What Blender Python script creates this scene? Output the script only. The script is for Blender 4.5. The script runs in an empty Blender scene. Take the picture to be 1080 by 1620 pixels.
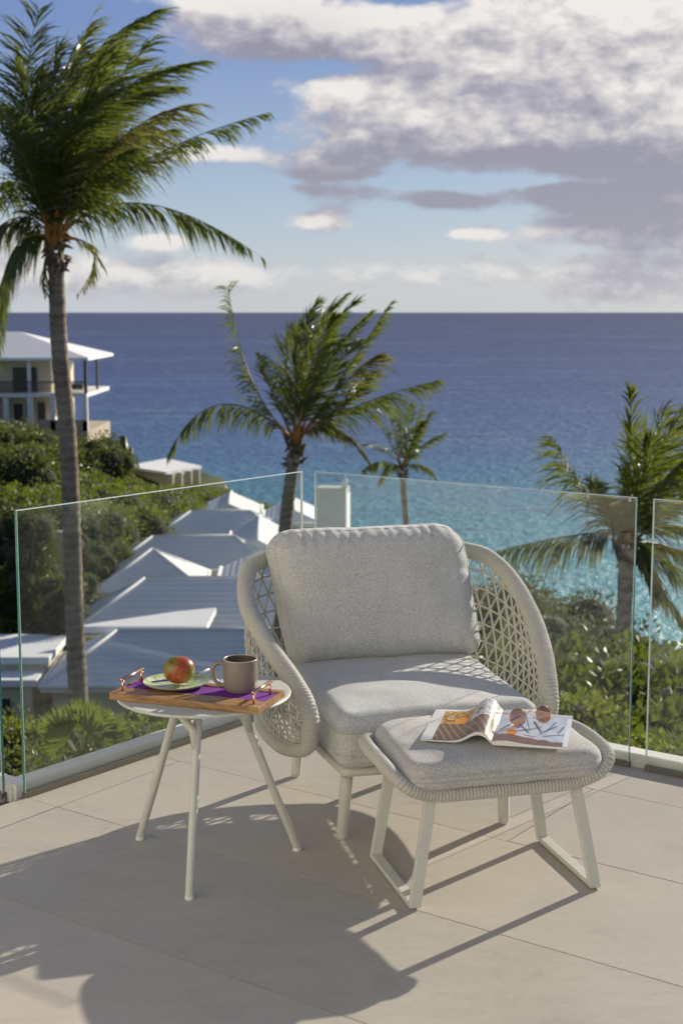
import bpy, math, random
from mathutils import Vector, Matrix, noise
random.seed(7)
R = math.radians
S = bpy.context.scene
COL = S.collection

# ------------------------------------------------------------------ camera
CAM_H = 1.42
PITCH = math.atan(316 / 2250.0)
cam_d = bpy.data.cameras.new('camera')
cam = bpy.data.objects.new('camera', cam_d); COL.objects.link(cam)
cam.location = (0, 0, CAM_H); cam.rotation_euler = (math.pi / 2 - PITCH, 0, 0)
cam_d.sensor_fit = 'VERTICAL'; cam_d.sensor_height = 36; cam_d.sensor_width = 24; cam_d.lens = 50
cam_d.clip_start = 0.05; cam_d.clip_end = 120000
cam_d.dof.use_dof = True; cam_d.dof.focus_distance = 3.85; cam_d.dof.aperture_fstop = 6.3
S.camera = cam
S.view_settings.view_transform = 'Standard'; S.view_settings.look = 'None'
S.view_settings.gamma = 1; S.view_settings.use_curve_mapping = False
S.view_settings.exposure = 0.35
S.render.engine = 'CYCLES'
S.cycles.use_denoising = True
S.cycles.max_bounces = 8; S.cycles.transparent_max_bounces = 24; S.cycles.transmission_bounces = 6
S.cycles.sample_clamp_indirect = 6

# ------------------------------------------------------------------ sun and sky
SUN_AZ, SUN_EL = 46.8, 21.8          # azimuth counted from +X towards +Y
sd = bpy.data.lights.new('sun', 'SUN'); sd.energy = 5.0; sd.angle = R(0.55); sd.color = (1.0, 0.905, 0.765)
sun = bpy.data.objects.new('sun', sd); COL.objects.link(sun)
sdir = Vector((math.cos(R(SUN_EL)) * math.cos(R(SUN_AZ)), math.cos(R(SUN_EL)) * math.sin(R(SUN_AZ)), math.sin(R(SUN_EL))))
sun.rotation_euler = sdir.to_track_quat('Z', 'Y').to_euler()

W = bpy.data.worlds.new('World'); S.world = W; W.use_nodes = True
wt = W.node_tree; wt.nodes.clear()


class NT:
    """small helper for node trees"""
    def __init__(s, t): s.t = t
    def n(s, typ, **kw):
        nd = s.t.nodes.new(typ)
        for k, v in kw.items(): setattr(nd, k, v)
        return nd
    def put(s, sock, v):
        if isinstance(v, bpy.types.NodeSocket): s.t.links.new(v, sock)
        elif v is not None: sock.default_value = v
    def m(s, op, a, b=None, c=None, clamp=False):
        nd = s.n('ShaderNodeMath', operation=op, use_clamp=clamp)
        s.put(nd.inputs[0], a); s.put(nd.inputs[1], b); s.put(nd.inputs[2], c)
        return nd.outputs[0]
    def v(s, op, a, b=None, c=None):
        nd = s.n('ShaderNodeVectorMath', operation=op)
        s.put(nd.inputs[0], a); s.put(nd.inputs[1], b); s.put(nd.inputs[2], c)
        return nd.outputs['Value'] if op in ('DOT_PRODUCT', 'LENGTH') else nd.outputs[0]
    def noise(s, vec, scale, detail=4, rough=0.5, dist=0.0, out='Fac'):
        nd = s.n('ShaderNodeTexNoise')
        s.put(nd.inputs['Vector'], vec); nd.inputs['Scale'].default_value = scale
        nd.inputs['Detail'].default_value = detail; nd.inputs['Roughness'].default_value = rough
        nd.inputs['Distortion'].default_value = dist
        return nd.outputs[out]
    def ramp(s, f, stops, interp='LINEAR'):
        nd = s.n('ShaderNodeValToRGB'); cr = nd.color_ramp; cr.interpolation = interp
        while len(cr.elements) < len(stops): cr.elements.new(0.5)
        for e, (p, c) in zip(cr.elements, stops):
            e.position = p; e.color = (c[0], c[1], c[2], 1) if hasattr(c, '__len__') else (c, c, c, 1)
        s.put(nd.inputs[0], f); return nd.outputs[0]
    def mix(s, f, a, b, blend='MIX'):
        nd = s.n('ShaderNodeMix', data_type='RGBA', blend_type=blend)
        s.put(nd.inputs[0], f)
        for i, v in ((6, a), (7, b)):
            if not isinstance(v, bpy.types.NodeSocket): v = (v[0], v[1], v[2], 1)
            s.put(nd.inputs[i], v)
        return nd.outputs[2]
    def step(s, x, a, b):
        nd = s.n('ShaderNodeMapRange', interpolation_type='SMOOTHSTEP')
        s.put(nd.inputs[0], x); nd.inputs[1].default_value = a; nd.inputs[2].default_value = b
        return nd.outputs[0]
    def comb(s, x, y, z=0.0):
        nd = s.n('ShaderNodeCombineXYZ'); s.put(nd.inputs[0], x); s.put(nd.inputs[1], y); s.put(nd.inputs[2], z)
        return nd.outputs[0]
    def sep(s, v):
        nd = s.n('ShaderNodeSeparateXYZ'); s.put(nd.inputs[0], v); return nd.outputs


w = NT(wt)
SKY_STRENGTH = 0.1
sky = w.n('ShaderNodeTexSky', sky_type='NISHITA')
sky.sun_disc = False; sky.sun_elevation = R(SUN_EL); sky.sun_rotation = R(90 - SUN_AZ)
sky.air_density = 1.0; sky.dust_density = 0.6; sky.ozone_density = 2.0
tc = w.n('ShaderNodeTexCoord').outputs['Generated']
d3 = w.sep(tc)
# sky coordinates: degrees of azimuth right of +Y and degrees of elevation
az = w.m('MULTIPLY', w.m('ARCTAN2', d3[0], d3[1]), 57.2958)
el = w.m('MULTIPLY', w.m('ARCSINE', w.m('MINIMUM', w.m('MAXIMUM', d3[2], -1.0), 1.0)), 57.2958)
P = w.comb(az, el, 0.0)


def sk(x, y):            # bearing and height of a cloud in degrees
    return math.degrees(math.atan((x - 540) / 2250)), math.degrees(math.atan((494 - y) / 2260))


def clouds(off, pw):
    """cloud thickness at a direction shifted by off degrees"""
    p = w.v('ADD', P, (off[0], off[1], 0)) if off != (0, 0) else P
    wob = w.noise(w.v('MULTIPLY', p, (0.17, 0.36, 1)), 1.0, 5, 0.52, 0.15)
    wob2 = w.noise(w.v('MULTIPLY', p, (0.62, 1.15, 1)), 1.0, 6, 0.58, 0.0)
    # general cover everywhere
    acc = w.m('MULTIPLY_ADD', w.noise(w.v('MULTIPLY', p, (0.035, 0.07, 1)), 1.0, 2, 0.5), 1.2, -0.86)
    for (x, y, rx, ry, wt_) in pw:
        a, e = sk(x, y); kx = 39.27 / rx; ky = 39.27 / ry      # 39.27 steps to a degree
        q = w.v('MULTIPLY_ADD', p, (kx, ky, 0), (-a * kx, -e * ky, 0))
        g = w.m('POWER', 0.3679, w.v('DOT_PRODUCT', q, q))
        acc = w.m('MULTIPLY_ADD', g, wt_, acc)
    acc = w.m('MULTIPLY_ADD', w.m('SUBTRACT', wob, 0.5), 1.35, acc)
    return w.m('MULTIPLY_ADD', w.m('SUBTRACT', wob2, 0.5), 1.15, acc)


BL = [(780, 110, 300, 120, 1.0), (560, 175, 120, 50, .55), (420, 55, 170, 55, 1.05), (1000, 120, 200, 120, .8), (860, 235, 380, 48, .95),
      (1050, 320, 130, 110, .9), (1010, 450, 150, 50, .55), (520, 292, 80, 30, 1.1), (700, 322, 90, 17, 1.1), (890, 318, 90, 24, 1.1),
      (505, 352, 60, 20, 1.2), (880, 370, 130, 24, .85), (735, 372, 45, 10, 1.0), (340, 252, 120, 16, .9), (255, 384, 55, 13, .9),
      (30, 380, 70, 40, .6), (700, 436, 330, 30, .62), (180, 440, 300, 36, .62), (280, 20, 130, 22, .4), (110, 90, 120, 60, -.5),
      (200, 330, 260, 30, -.4), (700, 294, 300, 9, -.7), (620, 350, 60, 24, -.3), (350, 190, 90, 40, -.6), (520, 122, 70, 12, -.9), (640, 8, 100, 18, -.9), (1000, 2, 110, 12, -.8)]
D0 = clouds((0, 0), BL)
# light comes from above right: thickness towards the light, from a second look shifted that way
D1 = clouds((0.35, 0.75), BL)
alpha = w.step(D0, -0.02, 0.50)
lit = w.m('MULTIPLY_ADD', w.m('SUBTRACT', D0, D1), 0.85, 0.60)
lit = w.m('MULTIPLY_ADD', w.m('SUBTRACT', w.noise(w.v('MULTIPLY', P, (1.1, 1.7, 1)), 1.0, 6, 0.62, 0.3), 0.5), 1.1, lit, clamp=True)
lit = w.m('SUBTRACT', lit, w.m('MULTIPLY', w.m('MAXIMUM', w.m('SUBTRACT', D1, 0.9), 0.0), 0.22))
# thick rain-bearing bases
for (x, y, rx, ry, wt_) in [(860, 262, 330, 36, .42), (1060, 340, 130, 90, .45), (520, 297, 95, 34, 1.1), (700, 326, 110, 22, 1.3),
                            (890, 322, 110, 26, 1.3), (1000, 440, 150, 50, .28), (450, 75, 110, 35, .25), (640, 130, 60, 30, .2)]:
    a, e = sk(x, y); kx = 39.27 / rx; ky = 39.27 / ry
    q = w.v('MULTIPLY_ADD', P, (kx, ky, 0), (-a * kx, -e * ky, 0))
    lit = w.m('SUBTRACT', lit, w.m('MULTIPLY', w.m('POWER', 0.3679, w.v('DOT_PRODUCT', q, q)), wt_))
lit = w.m('MAXIMUM', w.m('MINIMUM', lit, 1.0), 0.0)
ccol = w.ramp(lit, [(0.0, (2.5, 2.42, 3.0)), (0.35, (3.5, 3.35, 3.85)), (0.65, (5.2, 4.9, 4.9)), (1.0, (7.2, 6.8, 6.4))])
hz = w.m('POWER', 0.3679, w.m('MULTIPLY', w.m('MAXIMUM', el, 0.0), 0.42))
clear = w.mix(0.80, sky.outputs[0], w.ramp(w.m('DIVIDE', w.m('MAXIMUM', el, 0.0), 40.0),
              [(0.0, (4.0, 4.6, 5.1)), (0.10, (2.7, 3.5, 4.8)), (0.27, (1.2, 1.8, 3.9)), (1.0, (.95, 1.2, 1.95))]))
skyc = w.mix(w.m('MULTIPLY', alpha, 0.94), clear, ccol)
skyc = w.mix(w.m('MULTIPLY', hz, 0.55), skyc, (4.3, 4.5, 4.9))
bg = w.n('ShaderNodeBackground'); w.put(bg.inputs[0], skyc); bg.inputs[1].default_value = SKY_STRENGTH
wo = w.n('ShaderNodeOutputWorld'); wt.links.new(bg.outputs[0], wo.inputs[0])
W.cycles.sampling_method = 'MANUAL'; W.cycles.sample_map_resolution = 512

# ------------------------------------------------------------------ geometry helpers
FPX = 2250.0


def ray(x, y):
    cx = (x - 540) / FPX; cy = (810 - y) / FPX
    return Vector((cx, math.cos(PITCH) + cy * math.sin(PITCH), -math.sin(PITCH) + cy * math.cos(PITCH)))


def gz(x, y, z=0.0):
    """survey point: where a line of sight meets height z"""
    r = ray(x, y); t = (z - CAM_H) / r[2]
    return Vector((r[0] * t, r[1] * t, z))


def gy(x, y, Y):
    """survey point at distance Y"""
    r = ray(x, y); t = Y / r[1]
    return Vector((r[0] * t, Y, CAM_H + r[2] * t))


class MB:
    def __init__(s): s.v = []; s.f = []; s.mi = []
    def add(s, vs, fs, mi=0):
        b = len(s.v); s.v.extend([tuple(x) for x in vs])
        for f in fs: s.f.append(tuple(b + i for i in f)); s.mi.append(mi)
        return b
    def box(s, lo, hi, M=None, mi=0):
        x0, y0, z0 = lo; x1, y1, z1 = hi
        vs = [Vector(p) for p in ((x0, y0, z0), (x1, y0, z0), (x1, y1, z0), (x0, y1, z0), (x0, y0, z1), (x1, y0, z1), (x1, y1, z1), (x0, y1, z1))]
        if M is not None: vs = [M @ p for p in vs]
        s.add(vs, [(0, 3, 2, 1), (4, 5, 6, 7), (0, 1, 5, 4), (1, 2, 6, 5), (2, 3, 7, 6), (3, 0, 4, 7)], mi)
        return s
    def tube(s, pts, rad, n=8, closed=False, caps=True, mi=0, flat=1.0, up=None):
        pts = [Vector(p) for p in pts]; m = len(pts)
        rr = rad if hasattr(rad, '__len__') else [rad] * m
        tang = []
        for i in range(m):
            a = pts[(i - 1) % m] if (closed or i > 0) else pts[i]
            b = pts[(i + 1) % m] if (closed or i < m - 1) else pts[i]
            t = (b - a); tang.append(t.normalized() if t.length > 1e-9 else Vector((0, 0, 1)))
        ref = Vector(up) if up else (Vector((0, 0, 1)) if abs(tang[0].z) < .9 else Vector((1, 0, 0)))
        nrm = (ref - tang[0] * ref.dot(tang[0])).normalized()
        vs = []
        for i in range(m):
            nrm = (nrm - tang[i] * nrm.dot(tang[i]))
            nrm = nrm.normalized() if nrm.length > 1e-6 else tang[i].orthogonal().normalized()
            bi = tang[i].cross(nrm)
            for k in range(n):
                a = 2 * math.pi * k / n
                vs.append(pts[i] + nrm * (math.cos(a) * rr[i]) + bi * (math.sin(a) * rr[i] * flat))
        fs = []
        for i in range(m if closed else m - 1):
            j = (i + 1) % m
            for k in range(n):
                l = (k + 1) % n
                fs.append((i * n + k, i * n + l, j * n + l, j * n + k))
        if caps and not closed:
            fs.append(tuple(range(n - 1, -1, -1))); fs.append(tuple((m - 1) * n + k for k in range(n)))
        s.add(vs, fs, mi); return s
    def lathe(s, prof, n=32, c=(0, 0, 0), mi=0, close=False, caps=(True, True)):
        vs = []; m = len(prof)
        for r, z in prof:
            for k in range(n):
                a = 2 * math.pi * k / n
                vs.append((c[0] + r * math.cos(a), c[1] + r * math.sin(a), c[2] + z))
        fs = []
        for i in range(m - 1 + (1 if close else 0)):
            j = (i + 1) % m
            for k in range(n):
                l = (k + 1) % n; fs.append((i * n + k, i * n + l, j * n + l, j * n + k))
        if caps[0] and not close: fs.append(tuple(range(n - 1, -1, -1)))
        if caps[1] and not close: fs.append(tuple((m - 1) * n + k for k in range(n)))
        s.add(vs, fs, mi); return s
    def prism(s, poly, z0, z1, mi=0):
        n = len(poly); vs = [(p[0], p[1], z0) for p in poly] + [(p[0], p[1], z1) for p in poly]
        fs = [tuple(range(n - 1, -1, -1)), tuple(range(n, 2 * n))] + [(i, (i + 1) % n, n + (i + 1) % n, n + i) for i in range(n)]
        s.add(vs, fs, mi); return s
    def mesh(s, name, mats, smooth=False, bevel=0.0):
        me = bpy.data.meshes.new(name); me.from_pydata(s.v, [], s.f)
        for m_ in (mats if isinstance(mats, (list, tuple)) else [mats]): me.materials.append(m_)
        if any(s.mi): me.polygons.foreach_set('material_index', s.mi)
        if smooth: me.polygons.foreach_set('use_smooth', [True] * len(me.polygons))
        me.update(); return me
    def obj(s, name, mats, parent=None, smooth=False, bevel=0.0, kind=None, label=None, loc=None):
        o = bpy.data.objects.new(name, s.mesh(name, mats, smooth)); COL.objects.link(o)
        if parent is not None: o.parent = parent
        if loc is not None: o.location = loc
        if bevel:
            b = o.modifiers.new('bevel', 'BEVEL'); b.width = bevel; b.segments = 2; b.limit_method = 'ANGLE'; b.angle_limit = R(40)
        if kind: o['kind'] = kind
        if label: o['label'] = label
        return o


def thing(name, label, cat, loc=(0, 0, 0), rz=0.0, group=None):
    o = bpy.data.objects.new(name, None); COL.objects.link(o); o.location = loc; o.rotation_euler = (0, 0, rz)
    o.empty_display_size = .2
    return tag(o, label, cat, group)


def tag(o, label, cat, group=None):
    o['label'] = label; o['category'] = cat
    if group: o['group'] = group
    return o


def link_mesh(name, me, parent=None, loc=None, rz=0, kind=None, sc=None):
    o = bpy.data.objects.new(name, me); COL.objects.link(o)
    if parent is not None: o.parent = parent
    if loc is not None: o.location = loc
    if sc: o.scale = sc
    o.rotation_euler[2] = rz
    if kind: o['kind'] = kind
    return o


def catmull(pts, n, closed=False):
    """evenly spaced points on a smooth curve"""
    pts = [Vector(p) for p in pts]; m = len(pts); dense = []
    segs = m if closed else m - 1
    for i in range(segs):
        g = lambda k: pts[k % m] if closed else pts[max(0, min(m - 1, k))]
        p0, p1, p2, p3 = g(i - 1), g(i), g(i + 1), g(i + 2)
        for q in range(24):
            t = q / 24
            dense.append(.5 * ((2 * p1) + (p2 - p0) * t + (2 * p0 - 5 * p1 + 4 * p2 - p3) * t * t + (3 * p1 - p0 - 3 * p2 + p3) * t ** 3))
    dense.append(dense[0].copy() if closed else pts[-1])
    L = [0.0]
    for a, b in zip(dense, dense[1:]): L.append(L[-1] + (b - a).length)
    out = []; k = 0; cnt = n if closed else n - 1
    for i in range(n):
        d = L[-1] * i / cnt
        while k < len(L) - 2 and L[k + 1] < d: k += 1
        f = (d - L[k]) / max(1e-9, L[k + 1] - L[k]); out.append(dense[k].lerp(dense[k + 1], min(1, f)))
    return out, L[-1]


# ------------------------------------------------------------------ materials
def mat(name):
    m = bpy.data.materials.new(name); m.use_nodes = True; m.node_tree.nodes.clear(); return m, NT(m.node_tree)


def out(t, sh, disp=None):
    o = t.n('ShaderNodeOutputMaterial'); t.t.links.new(sh, o.inputs[0])


def princ(t, col, rough=0.5, metal=0.0, spec=0.5, bump=None, **kw):
    p = t.n('ShaderNodeBsdfPrincipled')
    if not isinstance(col, bpy.types.NodeSocket): col = (col[0], col[1], col[2], 1)
    t.put(p.inputs['Base Color'], col); t.put(p.inputs['Roughness'], rough); p.inputs['Metallic'].default_value = metal
    p.inputs['Specular IOR Level'].default_value = spec
    for k, v in kw.items(): t.put(p.inputs[k.replace('_', ' ')], v)
    if bump:
        b = t.n('ShaderNodeBump'); t.put(b.inputs['Height'], bump[0]); b.inputs['Strength'].default_value = bump[1]
        b.inputs['Distance'].default_value = bump[2]; t.t.links.new(b.outputs[0], p.inputs['Normal'])
    return p.outputs[0]


def objc(t): return t.n('ShaderNodeTexCoord').outputs['Object']
def posn(t): return t.n('ShaderNodeNewGeometry').outputs['Position']


def simple(name, col, rough=0.5, metal=0.0, var=0.06, scale=20, bump=0.0, spec=0.5):
    m, t = mat(name); c = objc(t); n = t.noise(c, scale, 5, .6)
    lo = [x * (1 - var) for x in col]; hi = [min(1, x * (1 + var)) for x in col]
    out(t, princ(t, t.ramp(n, [(.3, lo), (.7, hi)]), rough, metal, spec, (n, bump, .01) if bump else None)); return m


def m_tile():
    m, t = mat('porcelain_tile'); p = posn(t)
    big = t.noise(p, 1.6, 6, .62, .6); fine = t.noise(p, 38, 6, .7); speck = t.noise(p, 260, 2, .5)
    wear = t.noise(t.v('MULTIPLY', p, (3, 11, 1)), 2.2, 5, .7, 1.2)
    rnd = t.n('ShaderNodeObjectInfo').outputs['Random']
    c = t.ramp(big, [(.25, (.43, .382, .318)), (.5, (.475, .426, .362)), (.75, (.51, .46, .395))])
    c = t.mix(.22, c, t.ramp(wear, [(.35, (.35, .31, .265)), (.6, (.54, .49, .42))]))
    c = t.mix(.12, c, t.ramp(fine, [(.35, (.32, .29, .245)), (.65, (.57, .53, .47))]))
    stain = t.noise(t.v('ADD', p, (3.1, 1.7, 0)), 5.5, 7, .72, 1.5)
    c = t.mix(t.m('MULTIPLY', t.step(stain, .54, .70), .34), c, (.30, .255, .21))
    dust = t.noise(p, .9, 5, .6)
    c = t.mix(t.m('MULTIPLY', t.step(dust, .5, .75), .25), c, (.60, .54, .46))
    c = t.mix(t.step(speck, .66, .74), c, (.36, .32, .27))
    c = t.mix(t.m('MULTIPLY', rnd, .34), c, (.55, .49, .42))
    r = t.ramp(t.noise(p, 3, 5, .6), [(.3, .42), (.7, .60)])
    out(t, princ(t, c, r, 0, .4, (t.m('ADD', t.m('MULTIPLY', fine, .5), t.m('MULTIPLY', speck, .2)), .12, .003))); return m


def m_fabric(name, a, b, scale=1.0):
    m, t = mat(name); c = objc(t)
    warp = t.noise(t.v('MULTIPLY', c, (900 * scale, 260 * scale, 500 * scale)), 1, 2, .6)
    weft = t.noise(t.v('MULTIPLY', c, (260 * scale, 900 * scale, 700 * scale)), 1, 2, .6)
    mid = t.noise(c, 240, 3, .7); big = t.noise(c, 7, 3, .5)
    f = t.m('ADD', t.m('MULTIPLY', t.m('ADD', warp, weft), .3), t.m('MULTIPLY', mid, .4))
    col = t.ramp(f, [(.38, [x * .72 for x in a]), (.5, [(x + y) / 2 for x, y in zip(a, b)]), (.60, [x * 1.1 for x in b])])
    col = t.mix(.12, col, t.ramp(big, [(.35, [x * .8 for x in a]), (.65, b)]))
    out(t, princ(t, col, .9, 0, .15, (f, .5, .002), Sheen_Weight=.25, Sheen_Roughness=.5)); return m


def m_rope():
    m, t = mat('woven_rope'); c = objc(t); n = t.noise(c, 420, 3, .6); b = t.noise(c, 14, 3, .5)
    col = t.mix(.35, t.ramp(n, [(.35, (.40, .385, .33)), (.65, (.62, .60, .53))]), t.ramp(b, [(.3, (.47, .45, .39)), (.7, (.58, .56, .49))]))
    out(t, princ(t, col, .8, 0, .25, (n, .5, .001), Sheen_Weight=.15)); return m


def m_glass():
    m, t = mat('clear_glass')
    ge = t.n('ShaderNodeNewGeometry'); cs = t.m('ABSOLUTE', t.v('DOT_PRODUCT', ge.outputs['Incoming'], ge.outputs['Normal']))
    fr = t.m('MULTIPLY_ADD', t.m('POWER', t.m('SUBTRACT', 1.0, cs, clamp=True), 5.0), .96, .04)
    tr = t.n('ShaderNodeBsdfTransparent'); tr.inputs[0].default_value = (.965, .982, .975, 1)
    gl = t.n('ShaderNodeBsdfGlossy'); gl.inputs['Roughness'].default_value = 0.004
    gl.inputs[0].default_value = (.95, 1, .98, 1)
    df = t.n('ShaderNodeBsdfDiffuse'); df.inputs[0].default_value = (.75, .74, .66, 1)
    mx = t.n('ShaderNodeMixShader'); t.put(mx.inputs[0], fr)
    t.t.links.new(tr.outputs[0], mx.inputs[1]); t.t.links.new(gl.outputs[0], mx.inputs[2])
    # salt film and dried droplets
    p = posn(t); dn = t.noise(p, 3.0, 5, .6); sp = t.noise(p, 95, 2, .5)
    film = t.m('ADD', t.m('MULTIPLY', t.step(dn, .4, .75), .016), t.m('MULTIPLY', t.step(sp, .71, .76), .22)); film = t.m('ADD', film, .004)
    m2 = t.n('ShaderNodeMixShader'); t.put(m2.inputs[0], film)
    t.t.links.new(mx.outputs[0], m2.inputs[1]); t.t.links.new(df.outputs[0], m2.inputs[2])
    out(t, m2.outputs[0]); return m


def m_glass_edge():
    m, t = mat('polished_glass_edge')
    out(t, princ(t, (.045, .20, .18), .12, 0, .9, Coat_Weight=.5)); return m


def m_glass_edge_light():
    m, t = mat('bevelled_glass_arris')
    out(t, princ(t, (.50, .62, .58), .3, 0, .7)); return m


def m_sea():
    m, t = mat('sea_water'); p = posn(t); s = t.sep(p)
    r = t.v('LENGTH', t.v('MULTIPLY', p, (1, 1, 0)))
    lr = t.m('LOGARITHM', r, 10.0)                         # 1.8 .. 4.5
    wob = t.noise(t.v('MULTIPLY', p, (.012, .02, 0)), 1, 6, .6)
    lr2 = t.m('ADD', lr, t.m('MULTIPLY', t.m('SUBTRACT', wob, .5), .22))
    f = t.m('DIVIDE', t.m('SUBTRACT', lr2, 1.9), 1.6)
    c = t.ramp(f, [(0.0, (.055, .37, .40)), (.10, (.036, .30, .37)), (.18, (.030, .20, .32)), (.26, (.036, .115, .27)),
                   (.42, (.036, .075, .225)), (.62, (.033, .058, .18)), (1.0, (.030, .048, .135))])
    # reefs and weed on the bottom, wind lanes further out (stretched by distance)
    ang = t.m('ARCTAN2', s[0], s[1])
    q = t.comb(t.m('MULTIPLY', ang, 3.2), t.m('MULTIPLY', lr, 26.0), 0)
    lanes = t.noise(q, 1.0, 6, .62, .5)
    reef = t.noise(t.v('MULTIPLY', p, (.03, .05, 0)), 1, 7, .65, .5)
    c = t.mix(t.m('MULTIPLY', t.step(lanes, .50, .74), .45), c, (.020, .045, .13))
    c = t.mix(t.m('MULTIPLY', t.step(lanes, .48, .25), .30), c, (.09, .17, .36))
    near = t.step(lr, 2.5, 2.0)
    q3 = t.comb(t.m('MULTIPLY', ang, 6.0), t.m('MULTIPLY', lr, 48.0), 3.7)
    swell = t.noise(q3, 1.0, 4, .55, .4)
    c = t.mix(t.m('MULTIPLY', t.step(swell, .64, .70), .60), c, (.018, .035, .09))
    c = t.mix(t.m('MULTIPLY', t.m('MULTIPLY', t.step(swell, .585, .615), t.step(swell, .645, .62)), .35), c, (.22, .30, .42))
    c = t.mix(t.m('MULTIPLY', t.m('MULTIPLY', t.step(reef, .52, .68), near), .40), c, (.025, .17, .25))
    q2 = t.comb(t.m('MULTIPLY', ang, 120.0), t.m('MULTIPLY', lr, 150.0), 0)
    rip = t.noise(q2, 1.0, 4, .62, .3)
    c = t.mix(t.m('MULTIPLY', t.step(rip, .50, .68), .38), c, (.13, .26, .40))
    c = t.mix(t.m('MULTIPLY', t.step(rip, .48, .34), .55), c, (.015, .055, .14))
    wv = t.noise(t.v('MULTIPLY', p, (.35, .8, 0)), 1, 6, .65, .4)
    b = t.n('ShaderNodeBump'); t.put(b.inputs['Height'], t.m('ADD', wv, rip)); b.inputs['Strength'].default_value = .8; b.inputs['Distance'].default_value = .5
    df = t.n('ShaderNodeBsdfDiffuse'); t.put(df.inputs[0], c); t.t.links.new(b.outputs[0], df.inputs['Normal'])
    gl = t.n('ShaderNodeBsdfGlossy'); gl.inputs['Roughness'].default_value = .50; t.t.links.new(b.outputs[0], gl.inputs['Normal'])
    mx = t.n('ShaderNodeMixShader'); mx.inputs[0].default_value = .19
    t.t.links.new(df.outputs[0], mx.inputs[1]); t.t.links.new(gl.outputs[0], mx.inputs[2]); out(t, mx.outputs[0]); return m


def m_leaf(name, a, b, c, trans=.35, rough=.4, scale=1.2, spec=.5):
    m, t = mat(name); p = posn(t); n = t.noise(p, scale, 4, .6); n2 = t.noise(p, scale * 14, 2, .6)
    rnd = t.n('ShaderNodeObjectInfo').outputs['Random']
    f = t.m('ADD', t.m('MULTIPLY', n, .65), t.m('MULTIPLY', n2, .35)); f = t.m('ADD', f, t.m('MULTIPLY', t.m('SUBTRACT', rnd, .5), .14))
    col = t.ramp(f, [(.32, a), (.5, b), (.68, c)])
    pr = princ(t, col, rough, 0, spec)
    tr = t.n('ShaderNodeBsdfTranslucent'); t.put(tr.inputs[0], t.mix(.55, col, (.28, .34, .03)))
    mx = t.n('ShaderNodeMixShader'); mx.inputs[0].default_value = trans
    t.t.links.new(pr, mx.inputs[1]); t.t.links.new(tr.outputs[0], mx.inputs[2]); out(t, mx.outputs[0]); return m


def m_ground():
    m, t = mat('scrub_ground'); p = posn(t); n = t.noise(p, .12, 7, .65); f = t.noise(p, 2.2, 6, .7)
    c = t.ramp(n, [(.35, (.025, .040, .012)), (.5, (.05, .072, .02)), (.68, (.12, .11, .06))])
    c = t.mix(.5, c, t.ramp(f, [(.35, (.02, .03, .01)), (.65, (.12, .14, .05))]))
    s = t.sep(p)
    sand = t.step(t.m('ADD', s[2], t.m('MULTIPLY', n, 1.0)), -16.6, -17.2)
    c = t.mix(sand, c, (.50, .44, .34))
    out(t, princ(t, c, .95, 0, .2, (f, .8, .3))); return m


def m_trunk():
    m, t = mat('palm_bark'); c = objc(t); s = t.sep(c)
    n = t.noise(c, 2.2, 5, .6); n2 = t.noise(t.v('MULTIPLY', c, (7, 7, 26)), 1, 4, .7)
    wv = t.n('ShaderNodeTexWave', wave_type='BANDS', bands_direction='Z'); t.put(wv.inputs['Vector'], c)
    wv.inputs['Scale'].default_value = 2.1; wv.inputs['Distortion'].default_value = 4.5; wv.inputs['Detail'].default_value = 3
    f = t.m('ADD', t.m('MULTIPLY', wv.outputs['Fac'], .2), t.m('MULTIPLY', n2, .8))
    col = t.ramp(f, [(.25, (.14, .105, .075)), (.5, (.29, .23, .165)), (.75, (.42, .35, .265))])
    col = t.mix(.35, col, t.ramp(n, [(.4, (.10, .085, .065)), (.62, (.40, .36, .30))]))
    out(t, princ(t, col, .9, 0, .2, (f, .8, .03))); return m


def m_wood():
    m, t = mat('acacia_wood'); c = objc(t)
    n = t.noise(t.v('MULTIPLY', c, (5, 42, 42)), 1, 5, .6, 1.4); fine = t.noise(t.v('MULTIPLY', c, (25, 420, 420)), 1, 3, .6)
    col = t.ramp(n, [(.3, (.085, .036, .013)), (.43, (.27, .135, .052)), (.55, (.42, .26, .12)), (.64, (.18, .080, .03)), (.75, (.38, .22, .095))])
    col = t.mix(.25, col, t.ramp(fine, [(.4, (.15, .06, .02)), (.6, (.50, .28, .11))]))
    out(t, princ(t, col, .42, 0, .4, (fine, .15, .001))); return m


def m_mango():
    m, t = mat('mango_skin'); c = objc(t); s = t.sep(c); n = t.noise(c, 22, 4, .6, .6); sp = t.noise(c, 330, 1, .5)
    f = t.m('ADD', t.m('MULTIPLY_ADD', s[0], 9.0, .62), t.m('MULTIPLY', t.m('SUBTRACT', n, .5), 1.2)); f = t.m('ADD', f, t.m('MULTIPLY', s[2], -5.0))
    col = t.ramp(f, [(.10, (.20, .17, .025)), (.26, (.30, .10, .02)), (.45, (.34, .045, .022)), (.68, (.33, .09, .02)), (.88, (.22, .22, .03))])
    col = t.mix(t.m('MULTIPLY', t.step(sp, .64, .70), .5), col, (.65, .48, .15))
    out(t, princ(t, col, .33, 0, .5, (n, .08, .003))); return m


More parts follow.
